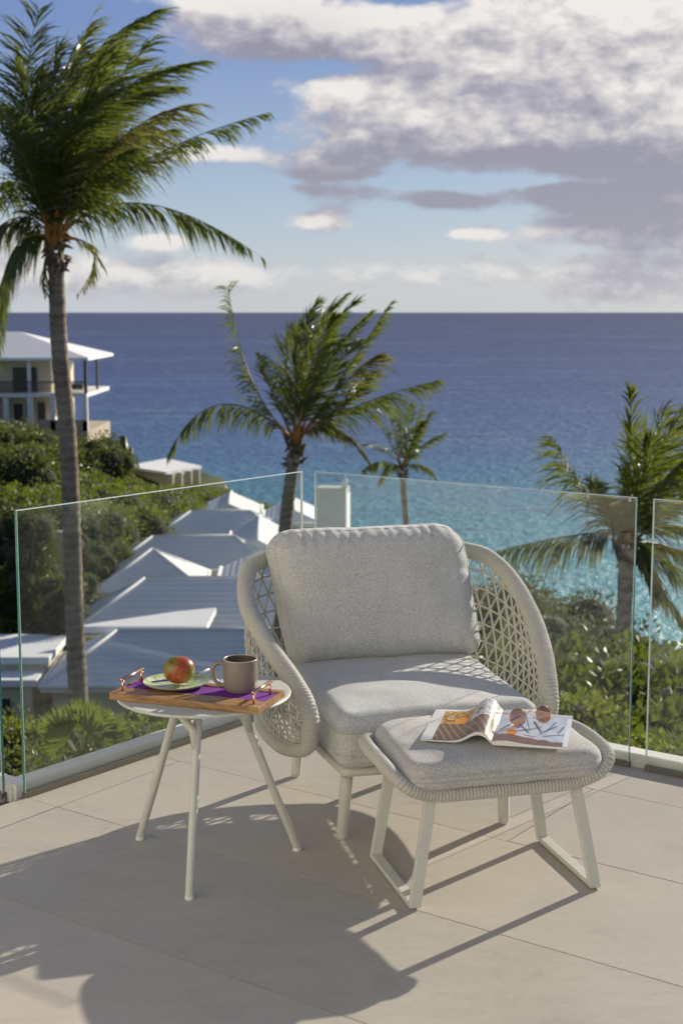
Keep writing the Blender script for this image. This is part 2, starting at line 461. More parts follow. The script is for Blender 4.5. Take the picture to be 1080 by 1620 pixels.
def m_plate():
    m, t = mat('leaf_pattern_glaze'); c = objc(t); s = t.sep(c)
    a = t.m('ARCTAN2', s[1], s[0]); r = t.v('LENGTH', t.v('MULTIPLY', c, (1, 1, 0)))
    wv = t.m('SINE', t.m('ADD', t.m('MULTIPLY', a, 11.0), t.m('MULTIPLY', t.m('SINE', t.m('MULTIPLY', r, 160.0)), 1.8)))
    n = t.noise(c, 24, 3, .5, 1.5)
    col = t.mix(t.step(n, .42, .58), (.40, .52, .17), (.66, .66, .52))
    col = t.mix(t.m('MULTIPLY', t.step(wv, .86, .98), .85), col, (.22, .42, .08))
    out(t, princ(t, col, .2, 0, .5)); return m


MAT = dict(
    gbright=simple('sunlit_glass_edge', (.80, .86, .80), .35, var=.02, spec=.9), chimney=simple('shaded_chimney_render', (.50, .53, .47), .9, var=.08, scale=2),  # gbright: sun caught by some panel ends, put into the edge colour
    stucco=simple('weathered_stucco', (.42, .38, .30), .95, var=.22, scale=1.2, bump=.2),
    villa=simple('warm_white_render', (.82, .80, .69), .85, var=.04, scale=3, bump=.1),
    tile=m_tile(), grout=simple('grout', (.19, .165, .14), .9), kerb=simple('kerb_render', (.62, .61, .57), .7, var=.05, scale=9, bump=.1),
    glass=m_glass(), gedge=m_glass_edge(), garris=m_glass_edge_light(), seal=simple('bronze_seal', (.16, .14, .115), .5),
    paint=simple('sage_white_powder_coat', (.60, .59, .515), .42, var=.03, scale=60),
    fabric=m_fabric('heathered_grey_fabric', (.40, .395, .375), (.68, .67, .64)),
    fabric2=m_fabric('taupe_grey_fabric', (.38, .36, .335), (.62, .595, .55)),
    seam=simple('seam_thread', (.44, .43, .41), .9), rope=m_rope(),
    wood=m_wood(), purple=simple('purple_felt', (.16, .018, .27), .85, var=.1, scale=300), rose=simple('rose_gold', (.86, .52, .36), .22, 1.0, var=.03),
    mug=simple('taupe_stoneware', (.235, .20, .16), .33, var=.06, scale=60), muglip=simple('mug_rim_glaze', (.42, .37, .31), .3),
    mugin=simple('mug_inside_glaze', (.12, .095, .08), .3), coffee=simple('black_coffee', (.02, .012, .008), .05),
    plate=m_plate(), plate_under=simple('plate_foot_clay', (.34, .27, .2), .5), mango=m_mango(), stem=simple('mango_stem', (.12, .07, .03), .8),
    knife=simple('blue_enamel', (.035, .06, .36), .25), steel=simple('brushed_steel', (.7, .7, .72), .25, 1.0),
    lens=None, gold=simple('gold_wire', (.75, .45, .28), .25, 1.0), white=simple('white_limewash', (.80, .80, .79), .85, var=.05, scale=1.5, bump=.15),
    cream=simple('cream_render', (.62, .55, .40), .9, var=.06, scale=.8), trim=simple('white_trim', (.76, .75, .72), .6),
    darkframe=simple('dark_bronze_frame', (.08, .075, .07), .5), pane=simple('dark_window_glass', (.05, .065, .07), .08, spec=1.0),
    ground=m_ground(), trunk=m_trunk(), stone=simple('beige_rubble', (.42, .36, .27), .95, var=.2, scale=1.4, bump=.4),
    bark=simple('shrub_bark', (.10, .075, .05), .9), flower=simple('hibiscus_petal', (.75, .10, .03), .6),
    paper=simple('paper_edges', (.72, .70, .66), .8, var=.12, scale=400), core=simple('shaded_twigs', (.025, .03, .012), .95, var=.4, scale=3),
    leafA=m_leaf('broad_leaf', (.035, .058, .014), (.070, .100, .022), (.15, .18, .04), .32, .38),
    leafB=m_leaf('bright_scrub_leaf', (.065, .095, .014), (.14, .18, .024), (.25, .28, .04), .42, .5, .5),
    leafC=m_leaf('dry_scrub_leaf', (.055, .052, .030), (.10, .092, .055), (.16, .145, .085), .2, .6, .6),
    frond=m_leaf('palm_leaflet', (.024, .038, .009), (.070, .094, .014), (.19, .20, .035), .40, .33, 2.2, .8),
    frondold=m_leaf('dry_palm_leaflet', (.10, .075, .03), (.20, .15, .06), (.32, .25, .12), .35, .5),
    rachis=simple('palm_rachis', (.20, .19, .045), .5, var=.2, scale=3), petiole=simple('orange_petiole', (.42, .20, .05), .5, var=.35, scale=6),
    fibre=simple('palm_fibre', (.17, .115, .065), .95, var=.4, scale=14, bump=.5),
)
_m, _t = mat('brown_tinted_lens')
_g = _t.n('ShaderNodeBsdfGlossy'); _g.inputs['Roughness'].default_value = .03; _g.inputs[0].default_value = (.9, .75, .65, 1)
_s = _t.sep(objc(_t)); _tr = _t.n('ShaderNodeBsdfTransparent')
_t.put(_tr.inputs[0], _t.ramp(_t.m('MULTIPLY_ADD', _s[2], 18.0, .1), [(0, (.62, .36, .25)), (.9, (.20, .085, .06))]))
_x = _t.n('ShaderNodeMixShader'); _x.inputs[0].default_value = .12
_t.t.links.new(_tr.outputs[0], _x.inputs[1]); _t.t.links.new(_g.outputs[0], _x.inputs[2]); out(_t, _x.outputs[0]); MAT['lens'] = _m
_m, _t = mat('printed_page'); _a = _t.n('ShaderNodeVertexColor', layer_name='print'); out(_t, princ(_t, _a.outputs[0], .32, 0, .5)); MAT['print'] = _m
MAT['sea'] = m_sea()

# ------------------------------------------------------------------ land and sea
def interp(tab, x):
    if x <= tab[0][0]: return tab[0][1]
    for (a, u), (b, v) in zip(tab, tab[1:]):
        if x <= b: return u + (v - u) * (x - a) / (b - a)
    return tab[-1][1]


COAST = [(-200, 185), (-20, 175), (-13, 160), (-8, 132), (-3, 122), (0, 90), (4, 62), (12, 50), (200, 44)]
LAND = [(-60, -5), (7, -5.5), (18, -6.5), (30, -9.5), (44, -14), (80, -15), (110, -16), (150, -16.6), (200, -17)]


def land(x, y):
    z = interp(LAND, y)
    z += 11.5 * math.exp(-((x + 38) / 14) ** 2 - ((y - 122) / 34) ** 2)
    z += 3.5 * math.exp(-((x + 30) / 12) ** 2 - ((y - 60) / 20) ** 2)
    z += noise.noise(Vector((x * .08, y * .08, 0))) * .7
    yc = interp(COAST, x) + noise.noise(Vector((x * .1, 3, 0))) * 3
    k = max(0, min(1, (y - (yc - 7)) / 9)); k = k * k * (3 - 2 * k)
    return z * (1 - k) + (-21.5) * k


mb = MB(); nx, ny = 150, 130
xs = [-160 + 300 * i / (nx - 1) for i in range(nx)]; ys = [-60 + 270 * j / (ny - 1) for j in range(ny)]
mb.add([(x, y, land(x, y)) for y in ys for x in xs], [(j * nx + i, j * nx + i + 1, (j + 1) * nx + i + 1, (j + 1) * nx + i) for j in range(ny - 1) for i in range(nx - 1)])
mb.obj('ground', MAT['ground'], smooth=True, kind='structure')
mb = MB(); rings = [0, 60, 120, 250, 600, 1500, 4000, 12000, 40000, 90000]
vs = [(0, 0, -18)]; fs = []
for r in rings[1:]: vs += [(r * math.cos(2 * math.pi * k / 96), r * math.sin(2 * math.pi * k / 96), -18) for k in range(96)]
for k in range(96):
    fs.append((0, 1 + k, 1 + (k + 1) % 96))
    for i in range(len(rings) - 2):
        a = 1 + i * 96; b = a + 96; fs.append((a + k, b + k, b + (k + 1) % 96, a + (k + 1) % 96))
mb.add(vs, fs); mb.obj('sea', MAT['sea'], kind='structure')

# ------------------------------------------------------------------ terrace
CORNER = Vector((-.122, 5.085, 0))
A_R = R(-36.1); A_L = R(52.2)
e1 = Vector((math.cos(A_R), math.sin(A_R), 0))                # along the right hand balustrade
e2 = Vector((math.cos(A_L), math.sin(A_L), 0))                # along the left hand balustrade
n1 = Vector((-e1.y, e1.x, 0))                                 # outward of right balustrade
n2 = Vector((-e2.y, e2.x, 0))                                 # outward of left balustrade
L_END = Vector((-.937, 4.043, 0))


def clip(poly, a, nrm):
    """keep the part of poly where (p-a).nrm <= 0"""
    res = []
    for i in range(len(poly)):
        p, q = poly[i], poly[(i + 1) % len(poly)]; dp = (p - a).dot(nrm); dq = (q - a).dot(nrm)
        if dp <= 0: res.append(p)
        if (dp < 0 < dq) or (dq < 0 < dp): res.append(p.lerp(q, dp / (dp - dq)))
    return res


floor_pl = [CORNER + n1 * .0 + n2 * .0]
slab = MB()
# the terrace returns to the left beyond the end of the left balustrade
RET = L_END + Vector((-.055, -.005, 0))
sl = [CORNER + e1 * 6 + n1 * .07, CORNER + n1 * .07 + n2 * .07, CORNER + n2 * .07 - e2 * 9, CORNER + e1 * 6 - n1 * 9]
slab.prism([(p.x, p.y) for p in sl], -.30, -.012)
sl = [RET + n1 * .07 + e1 * .02, RET + n1 * .07 - e1 * 4, RET - n1 * 6 - e1 * 4, RET - n1 * 6 + e1 * .02]
slab.prism([(p.x, p.y) for p in sl], -.296, -.016)
floor = slab.obj('terrace_floor', MAT['grout'], kind='structure')
tA = R(-35.7); t1 = Vector((math.cos(tA), math.sin(tA), 0)); t2 = Vector((-t1.y, t1.x, 0)); TW, TD = 2.09, .523
o1, o2 = -1.79, 2.217
seen = {}
for j in range(-11, 9):
    for i in range(-4, 5):
        a = o1 + i * TW + (.90 if j in (0, 1) else (.5 * TW if j % 2 else 0)) + .0020; b = o2 + j * TD + .0020
        q = [t1 * u + t2 * v for u, v in ((a, b), (a + TW - .0040, b), (a + TW - .0040, b + TD - .0040), (a, b + TD - .0040))]
        ctr = (q[0] + q[2]) / 2
        side = (ctr - L_END).dot(e2) > 0.3
        main = clip(clip(q, CORNER + n1 * .002, n1), CORNER + n2 * .002, n2)
        main = [p for p in main]
        if side or True:
            polys = [main]
        if (ctr - CORNER).dot(n2) > -.8 and (ctr - RET).dot(n1) < .6:   # tiles of the return
            extra = clip(clip(clip(q, RET + n1 * .002, n1), RET, -n2), RET - e1 * 3.9, -e1)
            if len(extra) > 2: polys.append(extra)
            polys[0] = clip(polys[0], CORNER + n2 * .002, n2) if polys[0] else []
        for k, pl in enumerate(polys):
            if len(pl) < 3: continue
            area = abs(sum(pl[m].x * pl[(m + 1) % len(pl)].y - pl[(m + 1) % len(pl)].x * pl[m].y for m in range(len(pl)))) / 2
            if area < .004: continue
            c = sum(pl, Vector()) / len(pl)
            if (c - CORNER).dot(e1) > 5.8 or (c - CORNER).dot(n1) < -8.4 or (c - CORNER).dot(e1) < -5.5: continue
            if k == 1 and all(abs((p - RET).dot(n2)) < .06 for p in pl): continue
            dz = random.uniform(-.0005, .0005)
            tb = MB().prism([(p.x - c.x, p.y - c.y) for p in pl][::1], -.011, dz)
            tb.obj('tile', MAT['tile'], floor, loc=c)


def kerb(a, b, nrm, name='kerb', ext0=0, ext1=0):
    d = (b - a).normalized(); a = a - d * ext0; b = b + d * ext1
    p = [a + nrm * .010, b + nrm * .010, b + nrm * .075, a + nrm * .075]
    m_ = MB(); m_.prism([(q.x, q.y) for q in p], -.28, .042 - (.002 if ext1 == .018 else 0))
    return m_


kb = kerb(CORNER, CORNER + e1 * 5.9, n1, ext0=.0).obj('kerb', MAT['kerb'], kind='structure', bevel=.004)
kb = kerb(L_END, CORNER, n2, ext1=.075, ext0=.02).obj('kerb', MAT['kerb'], kind='structure', bevel=.004)
kb = kerb(RET - e1 * 3.8, RET, n1, ext1=.018).obj('kerb', MAT['kerb'], kind='structure', bevel=.004)
GH = .857


def panel(a, b, nrm, label, h=GH, th=.012, bright=()):
    t = thing('glass_panel', label, 'glass panel', (a + b) / 2, group='glass balustrade panels around the terrace')
    c = (a + b) / 2; d = (b - a).normalized(); L = (b - a).length / 2; ch = .0015
    g = MB(); M = lambda u, v, z: (d * u + nrm * v + Vector((0, 0, z)))
    h2 = th / 2
    f = [M(-L + ch, -h2, .008), M(L - ch, -h2, .008), M(L - ch, -h2, h - ch), M(-L + ch, -h2, h - ch)]
    bk = [M(-L + ch, h2, .008), M(L - ch, h2, .008), M(L - ch, h2, h - ch), M(-L + ch, h2, h - ch)]
    g.add(f, [(0, 1, 2, 3)]); g.add(bk, [(3, 2, 1, 0)])
    g.obj('pane', MAT['glass'], t)
    e = MB()
    fo = [M(-L, -h2 + ch, .008), M(L, -h2 + ch, .008), M(L, -h2 + ch, h), M(-L, -h2 + ch, h)]
    bo = [M(-L, h2 - ch, .008), M(L, h2 - ch, .008), M(L, h2 - ch, h), M(-L, h2 - ch, h)]
    for i, j in ((1, 2), (2, 3), (3, 0)):
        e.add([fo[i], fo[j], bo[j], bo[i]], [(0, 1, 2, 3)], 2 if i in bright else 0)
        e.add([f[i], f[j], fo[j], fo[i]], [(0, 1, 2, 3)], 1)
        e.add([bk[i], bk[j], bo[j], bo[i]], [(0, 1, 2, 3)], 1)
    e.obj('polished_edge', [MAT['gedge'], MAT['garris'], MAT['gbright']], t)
    s = MB(); s.add([M(u, v, z) for z in (0.0005, .016) for u, v in ((-L, -h2 - .004), (L, -h2 - .004), (L, h2 + .0035), (-L, h2 + .0035))],
                    [(0, 3, 2, 1), (4, 5, 6, 7), (0, 1, 5, 4), (1, 2, 6, 5), (2, 3, 7, 6), (3, 0, 4, 7)])
    s.obj('base_seal', MAT['seal'], t)
    return t


OFF = -.003
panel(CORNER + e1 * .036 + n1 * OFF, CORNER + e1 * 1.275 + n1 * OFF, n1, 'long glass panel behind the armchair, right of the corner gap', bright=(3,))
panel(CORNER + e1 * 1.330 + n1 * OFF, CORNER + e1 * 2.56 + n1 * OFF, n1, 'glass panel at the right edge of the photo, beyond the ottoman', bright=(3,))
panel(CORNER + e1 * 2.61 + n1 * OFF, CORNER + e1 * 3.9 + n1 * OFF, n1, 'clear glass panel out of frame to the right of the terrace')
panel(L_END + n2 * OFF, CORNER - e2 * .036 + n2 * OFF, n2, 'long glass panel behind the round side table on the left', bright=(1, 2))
panel(RET - e1 * 1.3 + n1 * OFF, RET + n1 * OFF, n1, 'glass panel at the far left edge with dark green polished edge')

# the villa the terrace belongs to (behind the photographer)
vw = thing('villa_wall', 'white rendered villa wall with tall dark glazed door behind the photographer', 'wall', CORNER - n1 * 6.0 + e1 * 1.5, A_R)
MB().box((-6, -.3, 0), (1.6, 0, 4.4)).box((3.6, -.3, 0), (5, 0, 4.4)).box((1.6, -.3, 2.5), (3.6, 0, 4.4)).obj('wall', MAT['villa'], vw)
MB().box((1.6, -.2, 0), (3.6, -.16, 2.5)).obj('door_glass', MAT['pane'], vw)
for x in (1.64, 2.6, 3.56): MB().box((x - .03, -.159, 0), (x + .03, -.1, 2.499)).obj('door_frame', MAT['darkframe'], vw)


# ------------------------------------------------------------------ soft goods
def cushion(hx, hy, hz, r, dome=(0, 0), shear=0.0, taper=0.0, wr=0.0, seed=0, n=30, round_=.0, pinch=0.0):
    """a stuffed box cushion; z is its thickness"""
    vs = []; fs = []; idx = {}
    def P_(p):
        x, y, z = p
        k = (abs(x) ** 6 + abs(y) ** 6) ** (1 / 6) if (x or y) else 0   # slightly rounded plan
        h = Vector((hx, hy, hz)); q = Vector((x * hx, y * hy, z * hz))
        rp = round_ * (1.0 if y > 0 or not wr else .55)
        # plan corner rounding
        ix = max(-(hx - rp), min(hx - rp, q.x)); iy = max(-(hy - rp), min(hy - rp, q.y))
        dx, dy = q.x - ix, q.y - iy; l = math.hypot(dx, dy)
        if l > 1e-9:
            m_ = max(abs(dx), abs(dy)); q.x = ix + dx / l * m_; q.y = iy + dy / l * m_
        # distance in from the outline
        ed = min(hx - abs(x * hx), hy - abs(y * hy))
        if ed < r:
            f = math.sqrt(max(0, 1 - (1 - ed / r) ** 2)); zz = q.z
            lim = (hz - r) + r * f
            q.z = max(-lim, min(lim, q.z))
        u = (1 - min(1, abs(x)) ** 3) * (1 - min(1, abs(y)) ** 3)
        q.z += dome[0] * u if z > 0 else (-dome[1] * u if z < 0 else 0)
        nn = noise.noise(Vector((q.x * 6 + seed, q.y * 6, q.z * 4))) * .004 + noise.noise(Vector((q.x * 17, q.y * 17 + seed, q.z * 9))) * .0016
        q.z += nn * (1 if z >= 0 else -1)
        q.x += nn * x; q.y += nn * y
        if wr:
            e = max(0, 1 - ed / .085)
            s = math.sin(q.x * 88 + 3 * noise.noise(Vector((q.x * 9, seed, 0)))) if abs(y) > abs(x) * .9 else math.sin(q.y * 70 + 2 * noise.noise(Vector((seed, q.y * 9, 0))))
            a_ = noise.noise(Vector((q.x * 11, q.y * 11, seed + 5))) * .5 + .5
            q.z += -wr * e * (abs(s) ** 3) * a_ * (1 if z > 0 else -1) * (1.0 if y > 0 else .45)
        q.x *= 1 + taper * q.y; q.x += shear * q.y
        return q
    def vid(p):
        k = (round(p[0], 5), round(p[1], 5), round(p[2], 5))
        if k not in idx: idx[k] = len(vs); vs.append(P_(p))
        return idx[k]
    def grid(fn, na, nb):
        for i in range(na):
            for j in range(nb):
                a = lambda u, v: vid(fn(-1 + 2 * u / na, -1 + 2 * v / nb))
                fs.append((a(i, j), a(i + 1, j), a(i + 1, j + 1), a(i, j + 1)))
    c = lambda t: t if abs(t) >= 1 else math.sin(t * math.pi / 2) * .6 + t * .4     # finer cells near edges
    m = max(8, n // 4); N = n * 2; M_ = n * 2
    grid(lambda u, v: (c(u), c(v), 1), N, M_); grid(lambda u, v: (c(-u), c(v), -1), N, M_)
    grid(lambda u, v: (c(u), -1, v), N, m); grid(lambda u, v: (c(-u), 1, v), N, m)
    grid(lambda u, v: (1, c(u), v), M_, m); grid(lambda u, v: (-1, c(-u), v), M_, m)
    b = MB(); b.add(vs, fs); return b, P_


# ------------------------------------------------------------------ armchair
CH = Vector((.158, 4.031, 0)); CA = R(15)
ch = thing('armchair', 'low grey armchair with woven rope shell, plump light grey back cushion and pale legs', 'armchair', CH, CA)
UP = [(.338, -.325, .315), (.338, -.335, .36), (.346, -.305, .405), (.366, -.235, .451), (.386, -.155, .486), (.403, -.067, .522), (.417, .06, .57),
      (.414, .135, .605), (.395, .213, .645), (.350, .290, .674), (.2, .362, .69), (0, .385, .695)]
LO = [(.335, -.312, .290), (.350, -.285, .266), (.380, -.2, .250), (.392, -.06, .246), (.380, .1, .243), (.330, .23, .243), (.18, .32, .243), (0, .345, .243)]
full_up = [(-x, y, z) for x, y, z in UP] + [(x, y, z) for x, y, z in UP[-2::-1]]
full_lo = [(-x, y, z) for x, y, z in LO] + [(x, y, z) for x, y, z in LO[-2::-1]]


def wrapped(path, closed, r0, pitch=.0092, amp=.0024, n=14, flat=1.0):
    _, L = catmull(path, 10, closed); m = int(L / pitch) * 4
    pts, _ = catmull(path, m, closed)
    rf = r0 if callable(r0) else (lambda p: r0)
    rad = [rf(p) + amp * (-.75, .5, .75, .5)[i % 4] + random.uniform(-.0002, .0002) for i, p in enumerate(pts)]
    b = MB(); b.tube(pts, rad, n, closed, flat=flat); return b


loop = full_up + full_lo[::-1]
rad_f = lambda p: .0195 + .0045 * max(0, min(1, (p.z - .27) / .08))
wrapped(loop, True, rad_f).obj('shell_rim', MAT['rope'], ch, smooth=True)
NC, NR = 48, 8
upp, _ = catmull(full_up, 400); lop, _ = catmull(full_lo, 400)


def shell(s, t):
    s = max(0, min(1, s)); k = s * 399; i = min(398, int(k)); f = k - i
    a = lop[i].lerp(lop[i + 1], f); b = upp[i].lerp(upp[i + 1], f)
    p = a.lerp(b, t); c = Vector((0, -.05, p.z)); d = (p - c).normalized()
    return p + d * (.020 * math.sin(math.pi * t) * min(1, (b - a).length / .2))


net = MB()
def cord(a, b, r=.0030): net.tube([a, (a + b) / 2 + Vector((0, 0, -.0006)), b], r, 5, caps=False)
def kn(p, r=.0062):
    net.add([p + Vector(v) * r for v in ((1, 0, 0), (-1, 0, 0), (0, 1, 0), (0, -1, 0), (0, 0, .8), (0, 0, -.8))],
            [(0, 2, 4), (2, 1, 4), (1, 3, 4), (3, 0, 4), (2, 0, 5), (1, 2, 5), (3, 1, 5), (0, 3, 5)])
def node(i, j):
    s = (i + (.5 if j % 2 else 0)) / NC
    return shell(.012 + s * .976, j / NR)
for j in range(NR):
    for i in range(NC):
        a = node(i, j)
        if j % 2:
            b, c = node(i, j + 1), node(i + 1, j + 1)
        else:
            b, c = node(i - 1, j + 1) if i > 0 else None, node(i, j + 1)
        if b is not None: cord(a, b)
        cord(a, c)
        if j > 0:
            if i < NC - 1:
                p, q = node(i, j), node(i + 1, j); cord(p, q, .0028)
            kn(a)
net.obj('rope_netting', MAT['rope'], ch, smooth=True, kind='stuff')
# metal base
fr = [(-.25, -.345, .222), (-.232, -.366, .222), (0, -.372, .222), (.232, -.366, .222), (.25, -.345, .222), (.27, 0, .222), (.25, .27, .222), (0, .3, .222), (-.25, .27, .222), (-.27, 0, .222)]
pts, _ = catmull(fr, 90, True)
MB().tube(pts, .0145, 10, True).obj('seat_frame', MAT['paint'], ch, smooth=True)
for u in (-.13, 0, .13): MB().box((u - .018, -.36, .216), (u + .018, .29, .226)).obj('seat_slat', MAT['paint'], ch)
for sx in (-1, 1):
    for (fy, ty) in ((-.268, -.285), (.278, .262)):
        ft = Vector((sx * .235, fy, .004)); tp = Vector((sx * .222, ty, .212))
        lg = MB().tube([ft, ft + Vector((0, 0, .006)), ft.lerp(tp, .5), tp], [.0135, .0155, .0165, .0165], 16).obj('leg', MAT['paint'], ch, smooth=True)
        MB().tube([ft + Vector((0, 0, -.0035)), ft + Vector((0, 0, .004))], .0115, 12).obj('foot_glide', MAT['trim'], lg)
        MB().tube([tp - (tp - ft).normalized() * .012, tp + (tp - ft).normalized() * .004], .0185, 16).obj('leg_collar', MAT['paint'], lg)
b, f_ = cushion(.292, .345, .075, .042, (.018, .0), taper=.12, seed=3, round_=.07, wr=.004)
sc = b.obj('seat_cushion', MAT['fabric'], ch, smooth=True, loc=(0, -.075, .312))
sm = MB(); pr = []
for k in range(120):
    a = 2 * math.pi * k / 120; c, s = math.cos(a), math.sin(a); q = max(abs(c), abs(s)); p = f_((c / q, s / q, 0.35)); pr.append(Vector((p.x * 1.002, p.y * 1.002, .028)))
sm.tube(pr, .0016, 5, True).obj('seam', MAT['seam'], sc, smooth=True)
b, f_ = cushion(.304, .203, .078, .066, (.030, .02), shear=-.13, taper=.10, wr=.014, seed=11, round_=.085, n=44)
bc = b.obj('back_cushion', MAT['fabric'], ch, smooth=True, loc=(-.004, .215, .578))
bc.rotation_euler = (R(90 - 15.5), 0, 0); bc.rotation_euler = (R(74.5), 0, 0)
sm = MB(); pr = []
for k in range(140):
    a = 2 * math.pi * k / 140; c, s = math.cos(a), math.sin(a); q = max(abs(c), abs(s)); p = f_((c / q * .955, s / q * .93, 1.0)); pr.append(p + Vector((0, 0, .0005)))
sm.tube(pr, .0008, 5, True).obj('seam', MAT['seam'], bc, smooth=True)

# ------------------------------------------------------------------ ottoman
OT = Vector((.359, 3.472, 0)); OA = R(15.2)
ot = thing('ottoman', 'low grey ottoman with rope-bound rim on two pale sled legs, holding an open magazine', 'ottoman', OT, OA)
q = [(.0, -.150, .272), (.12, -.150, .272), (.185, -.150, .276), (.240, -.152, .294), (.276, -.132, .322), (.286, -.06, .335), (.286, .06, .338), (.270, .128, .334), (.225, .160, .322), (.12, .165, .312), (0, .165, .308)]
ring = q + [(-x, y, z) for x, y, z in q[-2:0:-1]]
wrapped(ring, True, .0165, .0088, .0022, 12, flat=1.12).obj('rope_rim', MAT['rope'], ot, smooth=True)
wv = MB()
for k in range(15):
    u = -.21 + k * .03; wv.tube([(u, -.145, .278), (u, 0, .286), (u, .185, .305)], .006, 6)
wv.obj('rope_webbing', MAT['rope'], ot, smooth=True, kind='stuff')
for sx in (-1, 1):
    def bar(a, b_, wx=.007, wy=.0165):
        a, b_ = Vector(a), Vector(b_); d = (b_ - a).normalized(); sd_ = Vector((1, 0, 0)) - d * d.x; sd_.normalize(); ud = d.cross(sd_)
        vs = [p + sd_ * (wx * i) + ud * (wy * j) for p in (a, b_) for i, j in ((-1, -1), (1, -1), (1, 1), (-1, 1))]
        m_ = MB(); m_.add(vs, [(0, 3, 2, 1), (4, 5, 6, 7), (0, 1, 5, 4), (1, 2, 6, 5), (2, 3, 7, 6), (3, 0, 4, 7)]); return m_
    xo, xi = sx * .235, sx * .186
    for (y0, y1) in ((-.170, -.140), (.170, .165)):
        sgn = -1 if y0 < 0 else 1
        bar((xo, y0 - sgn * .006, .0065), (xi, y1 - sgn * .004, .278 if sgn < 0 else .303), .0145, .0075).obj('leg', MAT['paint'], ot, bevel=.002)
    sk_ = MB().box((xo - .0140, -.1720, .004), (xo + .0140, .1720, .0165)).obj('sled_runner', MAT['paint'], ot, bevel=.002)
    for yy in (-.158, .158): MB().tube([(xo, yy, 0), (xo, yy, .0045)], .008, 10).obj('foot_glide', MAT['seal'], sk_)
b, f_ = cushion(.256, .178, .036, .030, (.014, .0), taper=-.10, seed=21, round_=.06, wr=.0)
oc = b.obj('seat_cushion', MAT['fabric2'], ot, smooth=True, loc=(.0, .003, .328))
oc.rotation_euler = (R(3.0), 0, 0)
sm = MB(); pr = []
for k in range(120):
    a = 2 * math.pi * k / 120; c, s = math.cos(a), math.sin(a); q_ = max(abs(c), abs(s)); p = f_((c / q_, s / q_, 0)); pr.append(Vector((p.x * 1.0, p.y * 1.0, -.006)))
sm.tube(pr, .0009, 5, True).obj('seam', MAT['seam'], oc, smooth=True)

# ------------------------------------------------------------------ side table
TB = Vector((-.353, 3.553, 0))
tb = thing('side_table', 'small round pale metal side table with three forked legs', 'side table', TB)
rt = .223
MB().lathe([(rt - .03, .4465), (rt - .004, .4465), (rt, .449), (rt + .0006, .452), (rt - .001, .4548), (rt - .004, .4555), (rt - .02, .4552)], 96).obj('tabletop', MAT['paint'], tb, smooth=False)
MB().lathe([(.05, .438), (.15, .438), (.152, .4462), (.05, .4462)], 48).obj('leg_plate', MAT['paint'], tb)
feet = [(-.547, 3.707), (-.371, 3.311), (-.118, 3.629)]
for fx, fy in feet:
    F = Vector((fx - TB.x, fy - TB.y, .004)); d = Vector((F.x, F.y, 0)).normalized(); s = Vector((-d.y, d.x, 0))
    fork = d * .108 + Vector((0, 0, .372))
    tA_ = d * .055 - s * .004 + Vector((0, 0, .440)); tB_ = d * .112 - s * .052 + Vector((0, 0, .440))
    lg = MB(); lg.tube([F, F + Vector((0, 0, .006)), F.lerp(fork, .5), fork, fork.lerp(tA_, .5), tA_], [.0092, .0108, .0110, .0110, .0108, .0106], 16)
    o = lg.obj('leg', MAT['paint'], tb, smooth=True)
    MB().tube([F.lerp(fork, .9), fork.lerp(tB_, .18), tB_], [.0104, .0106, .0102], 14).obj('leg_branch', MAT['paint'], o, smooth=True)
    MB().tube([F + Vector((0, 0, -.0035)), F + Vector((0, 0, .006))], .0115, 14).obj('foot_cap', MAT['trim'], o)

# tray
TZ = .4557
TA = R(-20)
tr = thing('serving_tray', 'wooden serving board with purple centre strip and rose gold bar handles', 'tray', TB + Vector((-.010, -.065, TZ)), TA)
MB().box((-.2035, -.086, 0), (.2035, -.024, .0175)).obj('wood_front', MAT['wood'], tr, bevel=.0015)
MB().box((-.2035, .064, 0), (.2035, .086, .0175)).obj('wood_back', MAT['wood'], tr, bevel=.0015)
MB().box((-.1969, -.0239, 0), (.1969, .0639, .0145)).obj('purple_panel', MAT['purple'], tr)
for sx in (-1, 1):
    MB().box((min(sx * .2034, sx * .197), -.0239, 0), (max(sx * .2034, sx * .197), .0639, .0172)).obj('end_strip', MAT['wood'], tr)
    h = MB(); x = sx * .180
    h.tube([(x, -.064, .047), (x, .052, .047)], .0048, 14).obj('handle', MAT['rose'], tr, smooth=True)
    for y in (-.056, .044): MB().tube([(x, y, .0145), (x, y, .047)], .0034, 12).obj('handle_post', MAT['rose'], tr, smooth=True)

# plate
PT = TB + Vector((-.070, .000, TZ + .0148))
pl = thing('plate', 'small pale green leaf-patterned plate on the wooden tray', 'plate', PT)
MB().lathe([(.02, .0025), (.045, .0028), (.062, .005), (.076, .0105), (.083, .0135), (.0845, .0140)], 64, caps=(True, False)).obj('glazed_face', MAT['plate'], pl, smooth=True)
MB().lathe([(.0845, .0139), (.0835, .0115), (.072, .0055), (.050, .0), (.046, 0), (.02, .0012)], 64, caps=(False, True)).obj('underside', MAT['plate_under'], pl, smooth=True)
